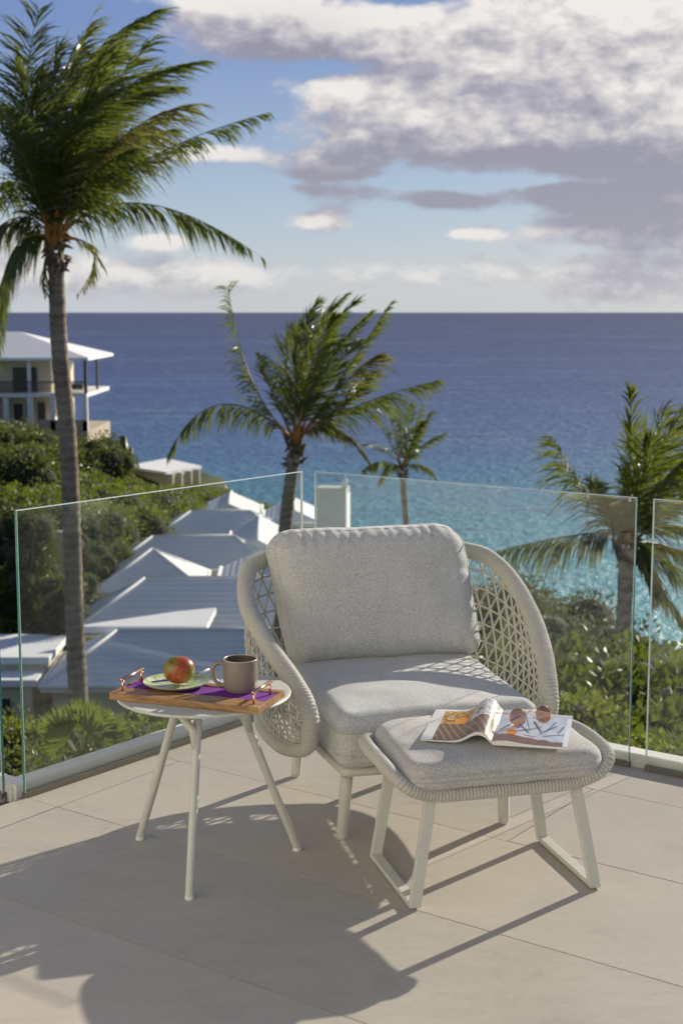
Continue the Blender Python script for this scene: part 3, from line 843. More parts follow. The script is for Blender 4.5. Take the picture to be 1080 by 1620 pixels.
# mango
mg = thing('mango', 'ripe red and green mango sitting on the small plate', 'mango', PT + Vector((.004, .004, .0055)))
b = MB(); n_, k_ = 28, 20; vs = []
for i in range(k_ + 1):
    th = math.pi * i / k_
    for j in range(n_):
        ph = 2 * math.pi * j / n_
        x = math.sin(th) * math.cos(ph); y = math.sin(th) * math.sin(ph); z = math.cos(th)
        sxx = .0405 * (1 + .07 * z + .06 * x); vs.append((x * sxx + .004 * z * z * x, y * .036, .0355 + z * .0355 * (1 + .05 * x)))
fs = [(i * n_ + j, i * n_ + (j + 1) % n_, (i + 1) * n_ + (j + 1) % n_, (i + 1) * n_ + j) for i in range(k_) for j in range(n_)]
b.add(vs, fs); sk_o = b.obj('skin', MAT['mango'], mg, smooth=True)
MB().lathe([(.0042, 0), (.0036, .0014), (.002, .002)], 12, (-.014, -.0195, 0)).obj('stem_scar', MAT['stem'], mg, loc=(0, -.003, .0605))
# knife
kn_ = thing('butter_knife', 'blue-bladed butter knife resting across the plate behind the mango', 'knife', PT + Vector((-.050, -.012, .0135)), R(22))
kb_ = MB(); kb_.add([(-.012, -.006, 0), (.03, -.0075, .001), (.075, -.0055, .003), (.075, .0045, .003), (.03, .0075, .001), (-.012, .005, 0),
                     (-.012, -.006, .0016), (.03, -.0075, .0026), (.075, -.0055, .0046), (.075, .0045, .0046), (.03, .0075, .0026), (-.012, .005, .0016)],
                    [(5, 4, 1, 0), (4, 3, 2, 1), (6, 7, 10, 11), (7, 8, 9, 10), (0, 1, 7, 6), (1, 2, 8, 7), (2, 3, 9, 8), (3, 4, 10, 9), (4, 5, 11, 10), (5, 0, 6, 11)])
kb_.obj('blade', MAT['knife'], kn_)
MB().tube([(.072, 0, .0042), (.10, .001, .010), (.142, .003, .019)], [.0026, .0034, .0030], 10).obj('handle', MAT['steel'], kn_, smooth=True)
# mug
MG = TB + Vector((.098, -.050, TZ + .0146))
mu = thing('mug', 'taupe stoneware coffee mug with round handle on the right of the tray', 'mug', MG)
MB().lathe([(.033, .0), (.036, .002), (.0415, .012), (.0432, .030), (.0436, .055), (.0432, .083)], 64, caps=(True, False)).obj('body', MAT['mug'], mu, smooth=True)
MB().lathe([(.0432, .0829), (.0430, .0846), (.0418, .0854), (.0404, .0846), (.0400, .0829)], 64, caps=(False, False)).obj('lip', MAT['muglip'], mu, smooth=True)
ins = MB(); ins.lathe([(.0400, .0828), (.0398, .06), (.0395, .030)], 64, caps=(False, False)); ins.obj('inside', MAT['mugin'], mu, smooth=True)
MB().lathe([(.0394, .0600), (.0001, .0602)], 48).obj('coffee', MAT['coffee'], mu)
hp, _ = catmull([(-.040, .004, .066), (-.052, .006, .072), (-.066, .007, .064), (-.071, .008, .046), (-.064, .007, .027), (-.052, .006, .016), (-.040, .004, .014)], 40)
MB().tube(hp, .0056, 12, flat=.8).obj('handle', MAT['mug'], mu, smooth=True)

# ------------------------------------------------------------------ magazine
OTZ = .3775
def ow(u, v, z): return OT + Vector((u * math.cos(OA) - v * math.sin(OA), u * math.sin(OA) + v * math.cos(OA), z))
spF, spB = Vector((-.027, -.125)), Vector((.098, .117))
sp = (spB - spF); ML = sp.length; sa = math.atan2(sp.y, sp.x) - math.pi / 2
mz = thing('magazine', 'open magazine lying face up on the ottoman, left pages curled up at the spine', 'magazine', ow(spF.x, spF.y, OTZ + .0005), OA + sa)
PWL, PWR = .182, .180


def prof_left(s):    # s 0 at spine .. 1 outer edge : (x, z)
    x = -PWL * (s ** 1.0) * .97; z = .031 * math.sin(min(1, s / .42) * math.pi * .5) * (1 if s < .42 else 0) if s < .30 else 0
    z = .004 + .026 * math.exp(-((s - .20) / .20) ** 2) + .003 * (1 - s)
    if s < .12: z = .010 + (z - .010) * math.sin(s / .12 * math.pi / 2)
    return x, z
def prof_right(s):
    z = .010 + .005 * math.exp(-((s - .18) / .20) ** 2) - .003 * s
    return PWR * s, z


def paint(side, u, v):
    """printed picture on the two open pages: u 0 outer edge..1 spine on the left page, 0 spine..1 outer edge on the right; v 0 bottom..1 top"""
    nz = noise.noise(Vector((u * 7, v * 9, 1 if side else 4)))
    n2 = noise.noise(Vector((u * 30, v * 30, 2)))
    if not side:
        if u < .16: return (.74, .73, .72)
        if .52 < v and u < .60:
            if .36 < u < .60 and .52 < v < .70: return (.78, .32, .05)
            if v > .93: return (.76, .75, .74)
            if n2 > .18: return (.80, .50, .10)
            if n2 < -.25: return (.15, .32, .06)
            if abs(nz) < .08: return (.75, .62, .42)
            return (.42, .12, .035)
        if v < .52:
            ln = abs(((u * 1.1 + v * .55) * 9) % 1 - .5)
            if ln < .045: return (.62, .44, .20)
            return (.17 + .05 * n2, .10 + .04 * n2, .07)
        base = (.70, .70, .70)
        if n2 > .30: return (.42, .16, .06)
        if n2 < -.30: return (.12, .13, .20)
        if .7 < v < .8 and .66 < u < .85 and nz > -.1: return (.70, .28, .10)
        return base
    if v > .88:
        return (.66, .66, .68) if abs((v * 60) % 1 - .5) > .2 else (.25, .25, .28)
    if u > .93: return (.75, .75, .76)
    if v < .20 - .10 * u + .05 * nz: return (.20 + .06 * n2, .11 + .04 * n2, .08)
    for (a, b_, c, d, w_, col) in ((.30, .55, .44, .34, .02, (.06, .12, .26)), (.48, .70, .60, .42, .016, (.05, .06, .10)), (.60, .34, .80, .62, .014, (.06, .09, .18)),
                                   (.66, .26, .92, .36, .014, (.05, .10, .16)), (.16, .62, .26, .80, .016, (.08, .10, .30)), (.40, .24, .54, .22, .013, (.35, .04, .04)),
                                   (.84, .40, .9, .60, .012, (.05, .06, .1)), (.70, .50, .78, .74, .012, (.10, .12, .3)), (.06, .34, .16, .50, .016, (.08, .08, .2)),
                                   (.45, .82, .62, .76, .012, (.06, .08, .16)), (.20, .44, .34, .48, .016, (.40, .06, .05))):
        px, py = u - a, v - b_; dx, dy = c - a, d - b_; t_ = max(0, min(1, (px * dx + py * dy) / (dx * dx + dy * dy)))
        if math.hypot(px - dx * t_, py - dy * t_) < w_: return col
    if math.hypot((u - .22) / .07, (v - .26) / .10) < 1: return (.62, .22 + .2 * max(0, n2), .06)
    if .56 < u < .72 and .80 < v < .87: return (.62, .34, .28)
    return (.52 + .10 * nz, .55 + .09 * nz, .63 + .06 * nz)


for side, pf in ((0, prof_left), (1, prof_right)):
    nu, nv = 84, 110; pg = MB(); vs = []; cols = []
    for j in range(nv + 1):
        v = j / nv
        for i in range(nu + 1):
            s = i / nu; x, z = pf(s)
            zf = z * (1 + .35 * (v if not side else .0)) if not side else z
            vs.append((x, v * ML * (.98 if not side else 1), zf + .0008 * math.sin(v * 9)))
            cols.append(paint(side, (1 - s) if not side else s, v))
    fs = [(j * (nu + 1) + i, j * (nu + 1) + i + 1, (j + 1) * (nu + 1) + i + 1, (j + 1) * (nu + 1) + i) for j in range(nv) for i in range(nu)]
    pg.add(vs, fs); o = pg.obj('left_page' if not side else 'right_page', MAT['print'], mz, smooth=True)
    at_ = o.data.color_attributes.new('print', 'FLOAT_COLOR', 'POINT')
    at_.data.foreach_set('color', [c for t_ in cols for c in (t_[0], t_[1], t_[2], 1)])
    blk = MB(); vs = []
    for y in (0.0006, ML * .975):
        for i in range(31):
            x, z = pf(i / 30); vs.append((x * .992, y, z * (1 + (.35 if (y > .1 and not side) else 0)) - .0012))
        for i in range(31):
            x, z = pf(i / 30); x *= .992
            lo = .0002 if (side or i > 17) else max(.0002, (z - .007) * .9)
            vs.append((x, y, lo))
    fs = []
    for i in range(30):
        fs += [(i, i + 1, 32 + i, 31 + i), (62 + i, 93 + i, 94 + i, 63 + i), (i, 62 + i, 63 + i, i + 1), (31 + i, 32 + i, 94 + i, 93 + i)]
    fs += [(30, 61, 123, 92)]
    blk.add(vs, fs); blk.obj('page_block', MAT['paper'], mz)

# ------------------------------------------------------------------ sunglasses
l1 = ow(.078, -.030, OTZ + .011); l2 = ow(.150, -.022, OTZ + .013)
dv = (l2 - l1); ga = math.atan2(dv.y, dv.x)
sg = thing('sunglasses', 'round brown-tinted sunglasses with thin gold rims standing on the magazine', 'sunglasses', (l1 + l2) / 2, ga)
HR = .0225; hd = dv.length / 2
for sx in (-1, 1):
    c = Vector((sx * hd, 0, HR + .001)); yaw = sx * R(6)
    ln_ = MB(); n_ = 40; pts_ = []
    for rr_ in (0, .35, .7, 1.0):
        for k in range(n_):
            a = 2 * math.pi * k / n_; pts_.append(Vector((rr_ * HR * math.cos(a), -.002 * (1 - rr_ ** 2), rr_ * HR * math.sin(a) * .96)))
    Mr = Matrix.Rotation(yaw, 3, 'Z') @ Matrix.Rotation(R(-14), 3, 'X')
    ln_.add([Mr @ p for p in pts_], [(i * n_ + k, i * n_ + (k + 1) % n_, (i + 1) * n_ + (k + 1) % n_, (i + 1) * n_ + k) for i in range(3) for k in range(n_)])
    ln_.obj('lens', MAT['lens'], sg, smooth=True, loc=c)
    rim = [Mr @ Vector((HR * math.cos(2 * math.pi * k / 40), 0, HR * .96 * math.sin(2 * math.pi * k / 40))) + c for k in range(40)]
    MB().tube(rim, .0009, 6, True).obj('rim', MAT['gold'], sg, smooth=True)
    hx_ = sx * (hd + HR)
    MB().tube([(hx_, .001, HR * 1.5), (hx_ + sx * .004, .006, HR * 1.5), (hx_ + sx * .003, .06, HR * .95), (hx_ - sx * .002, .115, HR * .35), (hx_ - sx * .004, .135, .002)], .0011, 6).obj('temple', MAT['gold'], sg, smooth=True)
bp, _ = catmull([(-hd + HR * .93, 0, HR * 1.3), (-.004, -.002, HR * 1.62), (.004, -.002, HR * 1.62), (hd - HR * .93, 0, HR * 1.3)], 14)
MB().tube(bp, .0011, 6).obj('bridge', MAT['gold'], sg, smooth=True)

# ------------------------------------------------------------------ palms
UPV = Vector((0, 0, 1))


def frond(parent, org, p0, mid, tip, L=.62, wind=Vector((.5, 0, .15)), droop=.35, n=70, fold=.9, mats=None, wd=.030, seed=0, rr=.022):
    rnd = random.Random(seed)
    p0, mid, tip = Vector(p0), Vector(mid), Vector(tip); c = mid * 2 - (p0 + tip) * .5
    cur = lambda t: p0 * (1 - t) ** 2 + c * (2 * t * (1 - t)) + tip * t * t
    b = MB(); N = 26; pts = [cur(i / N) - org for i in range(N + 1)]
    k0 = 5
    b.tube(pts[:k0 + 1], [rr * (3.2 - 2.3 * i / k0) for i in range(k0 + 1)], 6, mi=2)
    b.tube(pts[k0:], [rr * (.85 * (1 - i / (N - k0)) ** .8 + .12) for i in range(N - k0 + 1)], 5, mi=1)
    gap = [rnd.uniform(0, 1) for _ in range(3)]
    for i in range(n):
        t = .13 + .87 * (i + rnd.uniform(-.4, .4)) / n; t = max(.12, min(.995, t)); p = cur(t) - org; T = (cur(min(1, t + .01)) - cur(t - .01)).normalized()
        side = T.cross(UPV); side = side.normalized() if side.length > .15 else Vector((0, 1, 0)).cross(T).normalized()
        nr = side.cross(T).normalized()
        prof = max(.22, math.sin(math.pi * min(1, (t * .80 + .13))) ** .7)
        clump = noise.noise(Vector((t * 9, seed * 1.7, 0))); cl2 = noise.noise(Vector((t * 9, seed * 1.7, 7)))
        for s in (-1, 1):
            if rnd.random() < .08 or any(abs(t - g) < .018 for g in gap): continue
            l = L * prof * rnd.uniform(.62, 1.15) * (1 + .35 * cl2)
            d = side * s * fold * rnd.uniform(.7, 1.15) + T * (.55 + .5 * t) + nr * .25 * (1 - droop) + wind * (1 + 1.1 * clump) * rnd.uniform(.6, 1.3) - UPV * droop * rnd.uniform(.6, 1.4)
            d += Vector((rnd.uniform(-.2, .2), rnd.uniform(-.2, .2), rnd.uniform(-.2, .2))); d.normalize()
            d2 = (d + wind * (.45 + .6 * clump) - UPV * (droop * .9 + .12) * rnd.uniform(.4, 1.6) + nr * .25 * cl2); d2.normalize()
            wv_ = d.cross(Vector((rnd.uniform(-.7, .7), -1, rnd.uniform(-.7, .7)))).normalized() * (wd * rnd.uniform(.7, 1.2) * .5)
            m1 = p + d * l * .42; m2 = m1 + d2 * l * .33; e = m2 + (d2 - UPV * (.25 * droop + rnd.uniform(0, .3))).normalized() * l * .27
            b.add([p - wv_ * .4, p + wv_ * .4, m1 + wv_, m1 - wv_, m2 + wv_ * .62, m2 - wv_ * .62, e], [(0, 1, 2, 3), (3, 2, 4, 5), (5, 4, 6)], 0)
    m_ = mats or [MAT['frond'], MAT['rachis'], MAT['petiole']]
    return b.obj('frond', m_, parent)


def palm(label, Y, trunk_px, tr_w, fronds, sd_, L=.62, sc=1.0, n=70, droopers=None):
    base = gy(trunk_px[-1][0], trunk_px[-1][1], Y); gzv = land(base.x, base.y)
    org = Vector((base.x, Y, gzv))
    t = thing('palm_tree', label, 'palm tree', org)
    pts = [gy(x, y, Y) - org for x, y in trunk_px]; low = Vector((pts[-1].x * 1.0 + .15, 0, -.3)); pts.append(low)
    sp_, Ln = catmull(pts, 150); m = len(sp_)
    wpx = Y / FPX
    rad = []
    for i, p in enumerate(sp_):
        f = i / (m - 1); r = wpx * (tr_w[0] + (tr_w[1] - tr_w[0]) * f) / 2
        rad.append(r * (1 + .030 * ((i % 3) - 1) + random.uniform(-.035, .035)))
    MB().tube(sp_, rad, 16).obj('trunk', MAT['trunk'], t, smooth=True)
    top = gy(trunk_px[0][0], trunk_px[0][1], Y)
    # fibrous crown base
    cb = MB(); r0 = wpx * tr_w[0] / 2
    for k in range(44):
        a = k * 2.4; h = random.uniform(-1, 1.1) * r0 * 2.2; rr = r0 * random.uniform(.9, 1.5)
        st = Vector((math.cos(a) * rr * .7, math.sin(a) * rr * .7, h)); en = st + Vector((math.cos(a) * r0 * random.uniform(.4, 1.5), math.sin(a) * r0 * .8, r0 * random.uniform(-1.0, 2.4)))
        cb.tube([top - org + st, top - org + (st + en) / 2 + Vector((0, 0, r0 * .2)), top - org + en], [r0 * .34, r0 * .26, r0 * .08], 5)
    cb.obj('crown_fibre', MAT['fibre'], t, smooth=True)
    for k in range(len(fronds)):
        f = fronds[k]; (mx, my), (tx, ty) = f[0], f[1]; dy = f[2] if len(f) > 2 else random.uniform(-1, 1) * sc; op = f[3] if len(f) > 3 else {}
        jx = random.uniform(-.6, .6) * r0
        p0 = top + Vector((jx, dy * .05, r0 * random.uniform(.6, 2.2)))
        kw = dict(L=L, wind=Vector((.55, 0, .12)), droop=.25, n=n, seed=sd_ * 100 + k, rr=r0 * .13, wd=.025 * sc); kw.update(op)
        frond(t, org, p0, gy(mx, my, Y + dy * .6), gy(tx, ty, Y + dy), **kw)
    return t


DR = dict(droop=.95, wind=Vector((.18, 0, 0)), fold=.45, L=.66)
OLD = [MAT['frondold'], MAT['rachis'], MAT['petiole']]
GREY = dict(wind=Vector((.05, 0, .0)), droop=.3)
palm('tall leaning palm on the left whose crown rises above the horizon', 22,
     [(89, 400), (91, 480), (96, 570), (107, 680), (112, 780), (116, 900), (119, 1000), (124, 1100), (130, 1180)], (25, 35),
     [((215, 262), (425, 178), -.4, dict(droop=.75, wind=Vector((.30, 0, 0)), fold=.5, L=.58)), ((225, 322), (418, 410), .3, DR),
      ((150, 190), (322, 98), -.8, dict(L=1.0)), ((130, 140), (252, 18), .4, dict(L=1.0)), ((175, 235), (300, 165), -1.2, dict(mats=OLD, L=1.05, droop=.5)),
      ((100, 170), (205, 40), .9, dict(L=1.0)), ((45, 190), (62, 18), -.9, dict(wind=Vector((-.1, 0, .1)), droop=.15, fold=1.0)), ((10, 220), (-60, 120), .3), ((20, 270), (-90, 240), -.6),
      ((25, 345), (-50, 420), .2, DR), ((20, 400), (-8, 570), -.4, dict(droop=.9, wind=Vector((.12, 0, 0)), fold=.6)), ((90, 200), (130, 60), 1.3, dict(L=1.0)), ((140, 230), (235, 120), .9, dict(L=1.05)),
      ((160, 260), (270, 205), 1.5, dict(L=1.0, droop=.5)), ((60, 230), (30, 90), 1.2), ((110, 250), (165, 120), -1.5, dict(L=1.05)), ((30, 290), (-20, 330), 1.0, dict(droop=.7)),
      ((150, 280), (215, 235), -1.6, dict(L=.7, droop=.6)), ((75, 220), (95, 75), .0, dict(L=1.0)), ((120, 190), (190, 85), -.2, dict(L=1.05)), ((50, 280), (15, 180), -1.3, dict(L=.6)),
      ((150, 400), (120, 470), .2, dict(mats=OLD, droop=1.2, n=26, L=.35)), ((70, 420), (72, 465), -.2, dict(mats=OLD, droop=1.2, n=26, L=.3)),
      ((135, 210), (275, 140), .2, dict(L=1.0)), ((85, 210), (150, 20), .6, dict(L=1.0)), ((120, 230), (245, 60), -1.0, dict(L=1.0)), ((105, 260), (210, 150), .5, dict(L=1.0)), ((60, 260), (70, 120), -.5, dict(L=.9)), ((130, 270), (250, 190), .0, dict(L=.9, droop=.5)), ((95, 270), (140, 160), -1.1, dict(L=.9))], 1, L=.85, n=120)
palm('middle palm directly behind the armchair, crown against the sea', 28,
     [(466, 716), (462, 745), (456, 790), (450, 850), (446, 950), (444, 1060)], (20, 26),
     [((398, 600), (360, 452), -.4, dict(wind=Vector((-.35, 0, .05)), droop=.5, fold=1.0, L=.75)), ((545, 590), (617, 480), .4, dict(L=.55)), ((480, 570), (548, 466), .8, dict(L=.72, wind=Vector((.38, 0, .4)))), ((510, 590), (585, 498), -.7, dict(L=.72, wind=Vector((.38, 0, .4)))),
      ((470, 580), (500, 480), -.9, dict(L=.72, wind=Vector((.38, 0, .4)))), ((540, 610), (600, 560), .9, dict(L=.85, droop=.5, mats=OLD)), ((570, 640), (692, 602), -.5, dict(droop=.6, fold=.5, wind=Vector((.3, 0, 0)))),
      ((350, 640), (264, 724), .3, DR), ((530, 678), (592, 745), -.2, dict(droop=1.0, fold=.5, mats=OLD, L=.4)), ((455, 590), (470, 510), 1.4, dict(L=.7, wind=Vector((.38, 0, .3)))), ((520, 600), (565, 540), 1.6, dict(L=.7, wind=Vector((.38, 0, .3)))),
      ((495, 570), (530, 500), -1.6, dict(L=.72, wind=Vector((.38, 0, .4)))), ((430, 620), (410, 560), .9, dict(L=.45)), ((505, 560), (560, 480), .1, dict(L=.72, wind=Vector((.38, 0, .4)))), ((500, 600), (520, 530), .3, dict(L=.72, wind=Vector((.38, 0, .4)))), ((540, 640), (590, 590), 1.2, dict(L=.7, wind=Vector((.38, 0, .3))))], 2, L=.75, n=100)
palm('small distant palm to the right of the middle palm', 56,
     [(637, 748), (638, 775), (641, 812), (643, 850), (646, 930)], (10, 9),
     [((610, 690), (588, 660), .4), ((622, 680), (612, 645), -.5), ((645, 680), (650, 638), .3), ((660, 690), (682, 650), -.4), ((668, 705), (706, 685), .3, dict(droop=.5)),
      ((600, 710), (572, 705), .6), ((605, 730), (572, 745), -.4, dict(droop=.8)), ((665, 735), (688, 757), .4, dict(droop=.9)), ((635, 690), (630, 640), .9), ((650, 700), (668, 640), .6), ((615, 735), (598, 765), .3, dict(droop=.9)), ((655, 690), (668, 668), -.6)],
     3, L=.62, sc=2.0, n=44)
palm('palm on the right between two glass panels with wind-blown fronds', 20,
     [(990, 868), (988, 940), (984, 1020), (984, 1100), (984, 1190)], (25, 25),
     [((925, 775), (873, 692), -.5, dict(wind=Vector((-.15, 0, -.1)), fold=1.0, L=.75, droop=.5)), ((996, 730), (996, 612), -.3, dict(L=.4, wind=Vector((.1, 0, .3)), fold=.5)), ((1030, 740), (1085, 640), .4, dict(L=.95)), ((1050, 760), (1130, 690), -.7, dict(L=.95)),
      ((900, 848), (785, 872), .3, DR), ((1040, 880), (1110, 960), -.4, dict(droop=.8)), ((1025, 900), (1078, 990), .3, dict(droop=.9, mats=OLD)), ((1015, 760), (1050, 650), .9, dict(L=.95)), ((1050, 800), (1140, 770), .4, dict(L=.9)),
      ((1020, 900), (1030, 950), -.2, dict(mats=OLD, droop=1.0, L=.45)), ((950, 800), (935, 760), .9, dict(L=.4)), ((1010, 780), (1030, 690), -1.2, dict(L=.9)), ((1060, 830), (1150, 860), 1.0, dict(L=.6, droop=.6)),
      ((1000, 790), (1010, 700), 1.3, dict(L=.85)), ((1040, 790), (1090, 720), 1.4, dict(L=.9)), ((970, 820), (960, 790), -1, dict(L=.45, mats=OLD)), ((1040, 860), (1090, 880), .9, dict(droop=.8))], 4, L=.62, n=80)

# ------------------------------------------------------------------ shrubs
def bush_mesh(seed, leaf=.055, count=3600, lumps=9, mats=None, squash=.75, long_=1.5):
    rnd = random.Random(seed); b = MB(); L_ = []
    for k in range(lumps):
        a = rnd.uniform(0, 6.28); rr = rnd.uniform(.15, .62)
        L_.append((Vector((math.cos(a) * rr, math.sin(a) * rr, rnd.uniform(.15, .62) * squash)), rnd.uniform(.28, .48)))
    L_.append((Vector((0, 0, .35 * squash)), .62))
    for k in range(count):
        c, r = L_[rnd.randrange(len(L_))]
        d = Vector((rnd.gauss(0, 1), rnd.gauss(0, 1), rnd.gauss(0, 1) * .9 + .25)).normalized()
        p = c + d * r * rnd.uniform(.80, 1.08)
        p.z = max(-.05, p.z)
        ax = (d * rnd.uniform(.2, 1) + Vector((rnd.uniform(-1, 1), rnd.uniform(-1, 1), rnd.uniform(-.4, .9)))).normalized()
        sd2 = ax.cross(Vector((rnd.uniform(-1, 1), rnd.uniform(-1, 1), rnd.uniform(-1, 1)))).normalized()
        nn = ax.cross(sd2); l = leaf * rnd.uniform(.7, 1.3); wd = l * rnd.uniform(.38, .5)
        b.add([p, p + ax * l * .45 * long_ + sd2 * wd + nn * wd * .3, p + ax * l * long_, p + ax * l * .45 * long_ - sd2 * wd + nn * wd * .3],
              [(0, 1, 2), (0, 2, 3)])
    me = b.mesh('foliage', mats)
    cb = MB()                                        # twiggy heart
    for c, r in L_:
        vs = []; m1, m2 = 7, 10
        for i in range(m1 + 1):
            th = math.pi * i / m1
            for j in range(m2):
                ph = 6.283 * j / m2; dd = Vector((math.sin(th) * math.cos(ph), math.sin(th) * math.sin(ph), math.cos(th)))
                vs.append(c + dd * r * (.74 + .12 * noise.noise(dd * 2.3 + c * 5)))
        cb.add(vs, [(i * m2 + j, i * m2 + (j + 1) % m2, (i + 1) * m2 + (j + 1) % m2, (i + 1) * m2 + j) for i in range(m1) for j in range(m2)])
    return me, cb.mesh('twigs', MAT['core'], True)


st = MB()
for k in range(6):
    a = k * 1.05; st.tube([(0, 0, -.4), (math.cos(a) * .12, math.sin(a) * .12, -.2), (math.cos(a) * .35, math.sin(a) * .35, .2)], [.035, .025, .012], 5)
stem_me = st.mesh('stems', MAT['bark'], True)
NEAR = [bush_mesh(10 + k, .062, 4300, 10, MAT['leafA']) for k in range(4)]
NEARB = [bush_mesh(40 + k, .055, 4200, 10, MAT['leafB']) for k in range(2)]
FARB = [bush_mesh(20 + k, .048, 3800, 12, MAT['leafB'], long_=1.3) for k in range(4)]
FARA = [bush_mesh(50 + k, .050, 3800, 12, MAT['leafA'], long_=1.3) for k in range(3)]
FARC = [bush_mesh(30 + k, .042, 3600, 12, MAT['leafC'], long_=1.5) for k in range(3)]


def bush(meshes, x, y, top, r, label, group, zs=1.0):
    me, tw = meshes[random.randrange(len(meshes))]
    z0 = top - .92 * r * zs; gl_ = land(x, y) - .15
    t = thing('shrub', label, 'shrub', (x, y, z0), random.uniform(0, 6.28), group)
    s_ = (r, r * random.uniform(.85, 1.1), r * zs)
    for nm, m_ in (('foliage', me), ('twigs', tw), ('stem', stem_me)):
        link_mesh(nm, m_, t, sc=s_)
    dz = z0; lv = 0
    while dz > gl_ and lv < 3:                       # skirts of foliage down to the ground
        dz -= .75 * r; lv += 1
        m2 = meshes[random.randrange(len(meshes))]
        for nm, m_ in (('lower_foliage', m2[0]), ('lower_twigs', m2[1])):
            link_mesh(nm, m_, t, loc=(0, 0, dz - z0), rz=random.uniform(0, 6), sc=(s_[0] * 1.05, s_[1] * 1.05, s_[2]))
    return t


def bpx(meshes, px, py, Y, r, label, group, zs=1.0):
    p = gy(px, py, Y); return bush(meshes, p.x, Y, p.z, r, label, group, zs)


gR = 'broad-leaved shrubs below the right balustrade'
lR = 'dark broad-leaved shrub with glossy leaves below the right-hand glass'
for a in [(1075, 1045, 15, 1.5), (1010, 1010, 17, 1.5), (945, 990, 18, 1.6), (890, 1010, 20, 1.7), (1050, 1120, 12.5, 1.2), (960, 1100, 14, 1.4), (890, 1090, 16, 1.6), (1085, 1150, 10.5, 1.0),
          (1000, 1160, 11.5, 1.0), (930, 1165, 12.5, 1.1), (1110, 1010, 19, 1.8), (850, 1060, 19, 1.8), (1060, 1070, 17.5, 1.4), (980, 1060, 16, 1.3)]:
    bpx(NEAR, *a, lR, gR)
for a, l in [((905, 1090, 13.0, .75), 'bright yellow-green shrub left of the right palm trunk, behind the ottoman'), ((1035, 1165, 10.0, .7), 'yellow-green leafy shrub at the foot of the gap between right-hand panels')]:
    bpx(NEARB, *a, l, 'yellow-green shrubs behind the ottoman')
for a in [(855, 925, 44, 2.6), (900, 965, 40, 2.8), (820, 915, 46, 2.6), (780, 925, 48, 3.0), (720, 940, 44, 3.5), (960, 985, 34, 2.6), (860, 970, 34, 2.6)]:
    bpx(FARC, *a, 'brownish wind-burnt shrub on the slope above the sea, right of the armchair', 'brownish shrubs right of the armchair')
gL = 'leafy shrubs below the left balustrade'
lL = 'green broad-leaved shrub seen through the left glass below the white roofs'
for a in [(70, 1150, 15.5, 1.0), (210, 1122, 18, 1.1), (20, 1122, 17, 1.0), (270, 1140, 16, .9), (330, 1118, 19, 1.1), (390, 1115, 19, 1.1), (150, 1178, 13, .8), (60, 1190, 12, .9), (240, 1175, 13, .9), (-10, 1150, 13, 1.1),
          (130, 1115, 20.5, 1.1), (100, 1210, 11, .8), (320, 1160, 14, .9), (450, 1100, 19, 1.6), (10, 1210, 10.5, .8)]:
    bpx(NEAR, *a, lL, gL)
for a in [(18, 1130, 13.5, .8), (215, 1130, 15, .6), (8, 905, 56, 1.5), (5, 950, 58, 1.4)]:
    bpx(NEARB, *a, 'bright green leafy shrub at the far left behind the glass edge', 'bright green shrubs at the far left')
gH = 'bright green scrub on the hillside left of the pavilion'
lH = 'rounded bright green scrub bush on the hillside below the two-storey house'
hl = [(30, 735, 96, 4.5), (70, 728, 98, 4.5), (110, 735, 95, 4.5), (150, 745, 92, 4.2), (185, 756, 98, 2.6), (60, 755, 88, 4.5), (20, 765, 82, 4.2), (120, 760, 84, 4.2), (170, 770, 84, 4), (220, 770, 88, 4), (260, 768, 98, 4),
      (300, 772, 104, 3.6), (330, 778, 104, 3.2), (90, 780, 76, 4), (140, 790, 76, 3.6), (200, 790, 82, 3.6), (250, 788, 88, 3.6), (300, 790, 94, 3.2), (350, 787, 106, 2.6), (385, 797, 104, 1.8), (425, 800, 102, 1.6), (470, 797, 104, 2.0), (345, 770, 122, 2.2), (310, 764, 128, 1.8), (405, 792, 108, 1.2), (500, 800, 102, 1.8), (230, 764, 132, 1.6), (260, 766, 132, 1.6), (285, 766, 131, 1.5)]
for a in hl: bpx(FARB, *a, lH, gH, .85)
gD = 'dark green bushes beside the two-storey house'
for a in [(25, 662, 110, 3.4), (60, 678, 106, 3.0), (-10, 660, 106, 3.6), (150, 682, 104, 3.2), (172, 702, 100, 2.6), (130, 690, 102, 4.0), (100, 700, 99, 3.8), (198, 728, 104, 1.4), (0, 700, 95, 4), (45, 705, 95, 4)]:
    bpx(FARA, *a, 'dark green bush on the hilltop beside the two-storey house', gD)
gM = 'olive and brown scrub around the white roofs'
for a in [(15, 812, 58, 1.6), (45, 800, 56, 1.4), (5, 860, 58, 1.6), (140, 800, 72, 2.0), (90, 795, 66, 1.6), (100, 905, 54, 1.1), (128, 905, 58, .9), (205, 868, 69, 1.0), (150, 875, 66, 1.2), (165, 845, 72, 1.7), (320, 798, 98, 2.0),
          (70, 945, 60, 1.2), (40, 955, 58, 1.3), (275, 795, 94, 1.9), (235, 805, 90, 1.9), (205, 815, 84, 1.9), (180, 830, 78, 1.7), (255, 882, 70, .8), (290, 890, 69.5, .7), (125, 850, 68, 1.6), (95, 950, 60, 1.0), (82, 985, 58, 1.0), (20, 985, 58, 1.2), (45, 975, 59, 1.2), (100, 925, 52, .9)]:
    bpx(random.choice([FARC, FARA, FARA]), *a, 'olive-brown scrub bush beside the white stepped roofs', gM)
